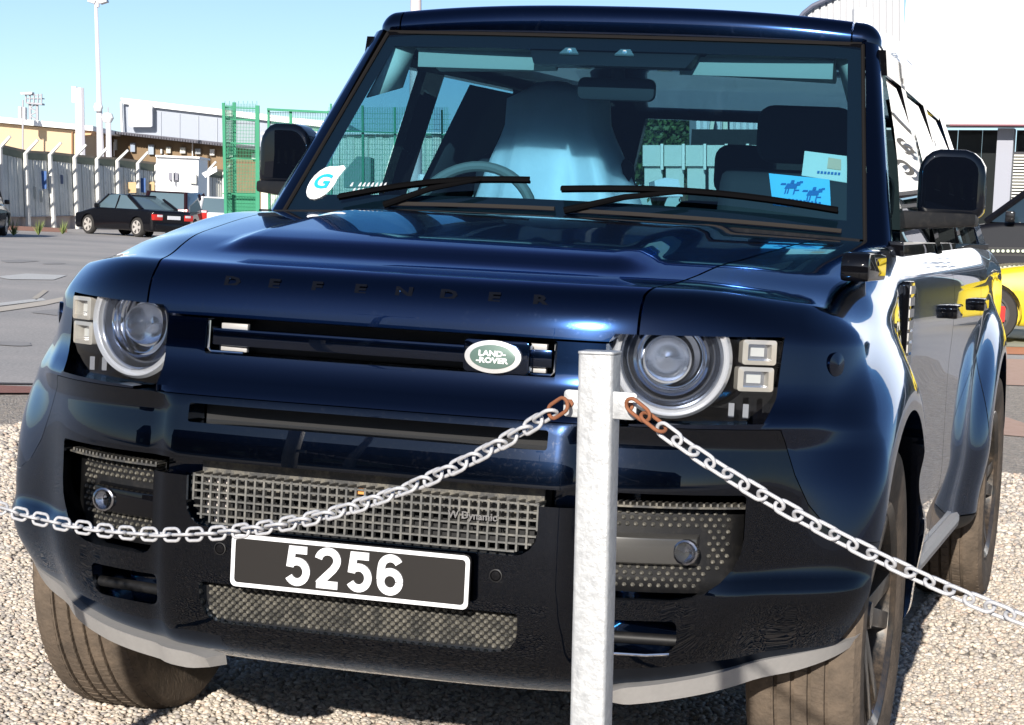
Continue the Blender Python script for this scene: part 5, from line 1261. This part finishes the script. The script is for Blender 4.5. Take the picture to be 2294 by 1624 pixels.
# manifestation dots
for k in range(14):
    c = P_(2191+k*11.2, 562+k*.05, 28.3)
    o = MB().lathe([(.023, 0), (.022, -.004), (.001, -.004)], 'y', 12, center=(0, 0, 0)).build('dot', mat('dot_pale', (.62, .70, .55), .5)); o.location = c
    o.name = 'glass_dot'; o.parent = sr; o.location = Vector([float(v) for v in c])-sr.location
un(vpoly('bollard_rail', mat('rail_black', (.012, .012, .014), .3), [(2178, 553), (2178, 572), (2700, 580), (2700, 560)], 28.35, .04))
for px in (2180, 2450, 2690): un(vpoly('rail_post', mat('rail_black', (0, 0, 0)), [(px, 555), (px, 790), (px+6, 790), (px+6, 555)], 28.4, .04))
# lettering seen only as a reflection in the side of the car
def sign(txt, X, Y, Z, size, m):
    me = text_mesh(txt, size, .02, .01, 'LEFT', 4); o = obj('sign_letter', me, m, sr); o.location = Vector((X, Y, Z))-sr.location; o.rotation_euler = (R(90), 0, 0); return o
SIGN_AT = (3.0, YB-.35, 4.6)
for k, ch in enumerate('Jac'): sign(ch, 1.75+k*.52, YB-.35, 4.95-k*.42, .80, mat('sign_black', (.02, .02, .022), .5))
for k in range(3):
    pts = [(SIGN_AT[0]-1.6+4.6*t, YB-.1, SIGN_AT[2]-1.15-.28*k+.9*(t-.2)**2) for t in [i/16 for i in range(17)]]
    un(MB().tube(pts, .05, 6).build('sign_swoosh', mat('sign_grey', (.10, .10, .11), .6)))
# side cladding with curved roofline
gs = empty('striped_annex', down(at(1900, 700, 44), 0), 0, 'grey vertically ribbed annex with a curved roof edge left of the white showroom', 'building')
RIBM = [mat('rib_a', (.50, .51, .53), .6), mat('rib_b', (.36, .37, .40), .6)]
x = 1560; k = 0
while x < 2022:
    w = 5.2 if k % 2 else 9.5
    yt = 36-(x-1788)*.62+((max(0, x-1788))/60)**2*4 if x > 1700 else 230
    yt = float(np.interp(x, [1560, 1570, 1785, 1788, 1800, 1820, 1850, 1900, 2030], [226, 226, 226, 45, 30, 14, 0, -22, -80]))
    under(gs, vpoly('rib', RIBM[k % 2], [(x, yt), (x, 540), (x+w, 540), (x+w, yt)], 44 if k % 2 else 43.94, 2)); x += w; k += 1
rim_pts = [(1786, 60), (1788, 44), (1800, 29), (1820, 13), (1850, -1), (1900, -23), (2030, -80)]
under(gs, MB().tube([at(a, b_, 43.8) for a, b_ in rim_pts], .05, 6).build('roof_edge', mat('roof_edge_dark', (.10, .11, .16), .5)))
under(gs, vpoly('drain_pipe', mat('cream_pipe', (.55, .55, .45), .7), [(1620, 228), (1620, 400), (1630, 400), (1630, 228)], 43.4, .3))
under(gs, vpoly('drain_pipe', mat('cream_pipe', (0, 0, 0)), [(1597, 240), (1584, 330), (1590, 330), (1603, 262)], 43.4, .2))
for (a, b_) in ((1915, 1934), (1936, 1953)):
    vt = vpoly('roof_light', mat('roof_light', (.85, .85, .85), .5), [(a, 18), (a, 90), (b_, 90), (b_, 18)], 42.5, .4); tag(vt, 'bright white upright box behind the roof corner, %s of the pair' % ('left' if a < 1930 else 'right'), 'light', 'pair of white boxes behind the roof')
# yard fence and trees seen through the rear window
yf = empty('concrete_panel_fence', down(at(1500, 420, 30), 0), 0, 'pale concrete panel fence seen through the rear window of the black car', 'fence')
for k in range(6):
    x0 = 1440+k*48
    under(yf, vpoly('panel', mat('pale_panel', (.52, .55, .50), .85), [(x0, 325), (x0, 372), (x0+44, 372), (x0+44, 325)], 30, .05)); under(yf, vpoly('panel', mat('pale_panel', (0, 0, 0)), [(x0+4, 373), (x0+4, 430), (x0+44, 430), (x0+44, 373)], 30.1, .05))
    under(yf, vpoly('post', mat('pale_post', (.68, .68, .62), .85), [(x0+40, 322), (x0+40, 380), (x0+46, 380), (x0+46, 322)], 29.9, .1))
blp = vpoly('pale_vehicle', mat('pale_vehicle', (.55, .62, .68), .4), [(1466, 405), (1470, 440), (1530, 440), (1520, 402), (1490, 398)], 27, 1.4); tag(blp, 'pale vehicle bonnet glimpsed low through the rear window', 'vehicle')
LEAF = mat('leaf_green', (.045, .085, .022), .6, island=.6)
def tree(px, py, Y, rad, h, label, seed, hgt):
    r_ = np.random.default_rng(seed); c = at(px, py, Y); t = empty('tree', (c[0], c[1], 0), 0, label, 'tree', 'trees behind the black car')
    MB().tube([(0, 0, -.1), (.05, 0, c[2]*.5), (0, .05, c[2])], .12, 8, rs=[.2, .14, .06]).build('trunk', mat('bark', (.09, .07, .05), .9), t)
    for k in range(5):
        a = k*1.3; MB().tube([(0, 0, c[2]*.5), (rad*.4*math.cos(a), rad*.4*math.sin(a), c[2]*.9), (rad*.7*math.cos(a), rad*.7*math.sin(a), c[2]+rad*.3)], .05, 5, rs=[.07, .05, .02]).build('branch', MATS['bark'], t)
    cl = r_.normal(size=(26, 3)); cl /= np.linalg.norm(cl, axis=1, keepdims=True); cl *= rad*r_.uniform(.35, .95, (26, 1)); cl[:, 2] *= h; cl[:, 2] += c[2]
    N = 9000; ci = r_.integers(0, 26, N); p = cl[ci]+r_.normal(size=(N, 3))*rad*.17
    u = r_.normal(size=(N, 3)); u /= np.linalg.norm(u, axis=1, keepdims=True); v = np.cross(u, r_.normal(size=(N, 3))); v /= np.linalg.norm(v, axis=1, keepdims=True); s_ = r_.uniform(.05, .10, (N, 1))
    V = np.stack([p-u*s_, p+v*s_*.5, p+u*s_, p-v*s_*.5], 1).reshape(-1, 3)
    me = bpy.data.meshes.new('crown'); me.from_pydata(V.tolist(), [], [(4*i, 4*i+1, 4*i+2, 4*i+3) for i in range(N)]); me.update(); o = obj('crown', me, LEAF, t); o['kind'] = 'stuff'
tree(1545, 300, 48, 1.5, 1.0, 'dense dark green tree seen through the rear window behind the fence', 5, 4)
tree(1300, 330, 52, 1.9, .8, 'broad green tree hidden mostly behind the driver seat', 6, 4)
for (px, Y, R_, sd) in ((1480, 50, 1.2, 8), (1590, 50, 1.1, 9)): tree(px, 345, Y, R_, .7, 'low green bush behind the pale panel fence, %s' % ('left' if px < 1500 else 'beside the ribbed annex'), sd, 2)
# showroom cars
YEL = mat('car_yellow', (.62, .47, .015), .3, 0, .9)
def rightcar(): pass
yc_ = car('sports_car', 'yellow sports car with black wheels and red brake calipers by the showroom', 2462, 760, 25.6, viewdir+R(84), YEL, 4.4, 1.95, 1.20, 'sports', None, False, False, mat('wheel_black', (.015, .015, .015), .4), (.02, .02, .025))
bc_ = car('parked_black_car', 'tall black vehicle behind the yellow sports car in front of the glazed showroom', 2420, 752, 31.6, viewdir+R(74), CB, 4.3, 1.7, 1.70, 'estate', None, False, False, None, (.02, .035, .05))
yc_.scale = (1.12, 1.12, 1.12); bc_.scale = (1.28, 1.28, 1.28)
for ya in (-4.4*.30, 4.4*.31): MB().prism(rpoly(ya-.17, .24, ya-.10, .42, r=.02), 0, -.990, -.970).build('brake_caliper', REDP, yc_)

# ================================================================== BEHIND THE CAMERA (unseen building and lamp posts added to darken bodywork reflections)
rb = empty('added_dark_building', (0, -34, 0), R(-8), 'long low dark brick building added unseen behind the viewer to darken reflections', 'building')
BR = mat('added_building_brick', (.060, .045, .038), .9, noise=(2, .3, (.085, .065, .055)))
MB().box((-46, -8, -.2), (40, 0, 5.2)).build('wall', BR, rb)
MB().prism([(-8.4, 5.2), (.4, 5.2), (-4, 8.0)], 0, -46.5, 40.5).build('roof', mat('added_building_roof', (.035, .036, .042), .85, noise=(3, .3, (.055, .056, .062))), rb)
for k in range(17):
    x = -43+k*5
    w_ = MB().box((x, -.02, 1.2), (x+1.6, .03, 2.6)).build('window', SG, rb)
    MB().box((x-.08, -.01, 1.12), (x+1.68, .05, 1.2)).build('sill', mat('pale_post', (0, 0, 0)), w_)
for k, (x, y) in enumerate(((-9, -24), (6.5, -26), (-1.5, -30))):
    t = empty('added_lamp_post', (x, y, 0), 0, 'grey lamp post added unseen behind the viewer for the reflections, %s' % ('left one', 'right one', 'middle one')[k], 'lamp', 'unseen lamp posts added behind the viewer')
    MB().tube([(0, 0, -.1), (0, 0, 4), (0, 0, 8)], .07, 8, rs=[.10, .08, .05]).build('pole', PG, t)
    MB().box((-.5, -.12, 7.95), (.5, .12, 8.07)).build('lamp_head', PG, t)

WEED = mat('weed_green', (.16, .20, .06), .8, island=.5)
for k, (px, py) in enumerate(((86, 523), (140, 521), (30, 524))):
    p = gr(px, py+3); r_ = np.random.default_rng(k); mb = MB()
    for i in range(40):
        a, l_, b_ = r_.uniform(0, 6.28), r_.uniform(.15, .55), r_.uniform(.02, .25)
        mb.add([(.02*math.cos(a), .02*math.sin(a), 0), (-.02*math.cos(a), -.02*math.sin(a), 0), (b_*math.sin(a), b_*math.cos(a), l_)], [(0, 1, 2)])
    o = mb.build('weed_tuft', WEED, fix=False); o.location = (p[0], p[1], 0); tag(o, ('dry weed tuft at the wall foot behind the saloon nose', 'pale weed tuft at the kerb just left of the black saloon', 'small weed tuft at the kerb near the left picture edge')[k], 'weed', 'weeds along the wall kerb')
STAIN = mat('oil_stain', (.30, .29, .28), .8, noise=(3, .3, (.38, .36, .35)))
for (px, py, w_, h_) in ((40, 585, 40, 3), (130, 700, 50, 6), (30, 770, 46, 5), (120, 590, 24, 2)):
    pts = [(px+w_*math.cos(a)*(1+.2*math.sin(3*a+px)), py+h_*math.sin(a)*(1+.2*math.cos(2*a+px))) for a in [i*.35 for i in range(18)]]
    gquad('tarmac_stain', pts, STAIN, .002)
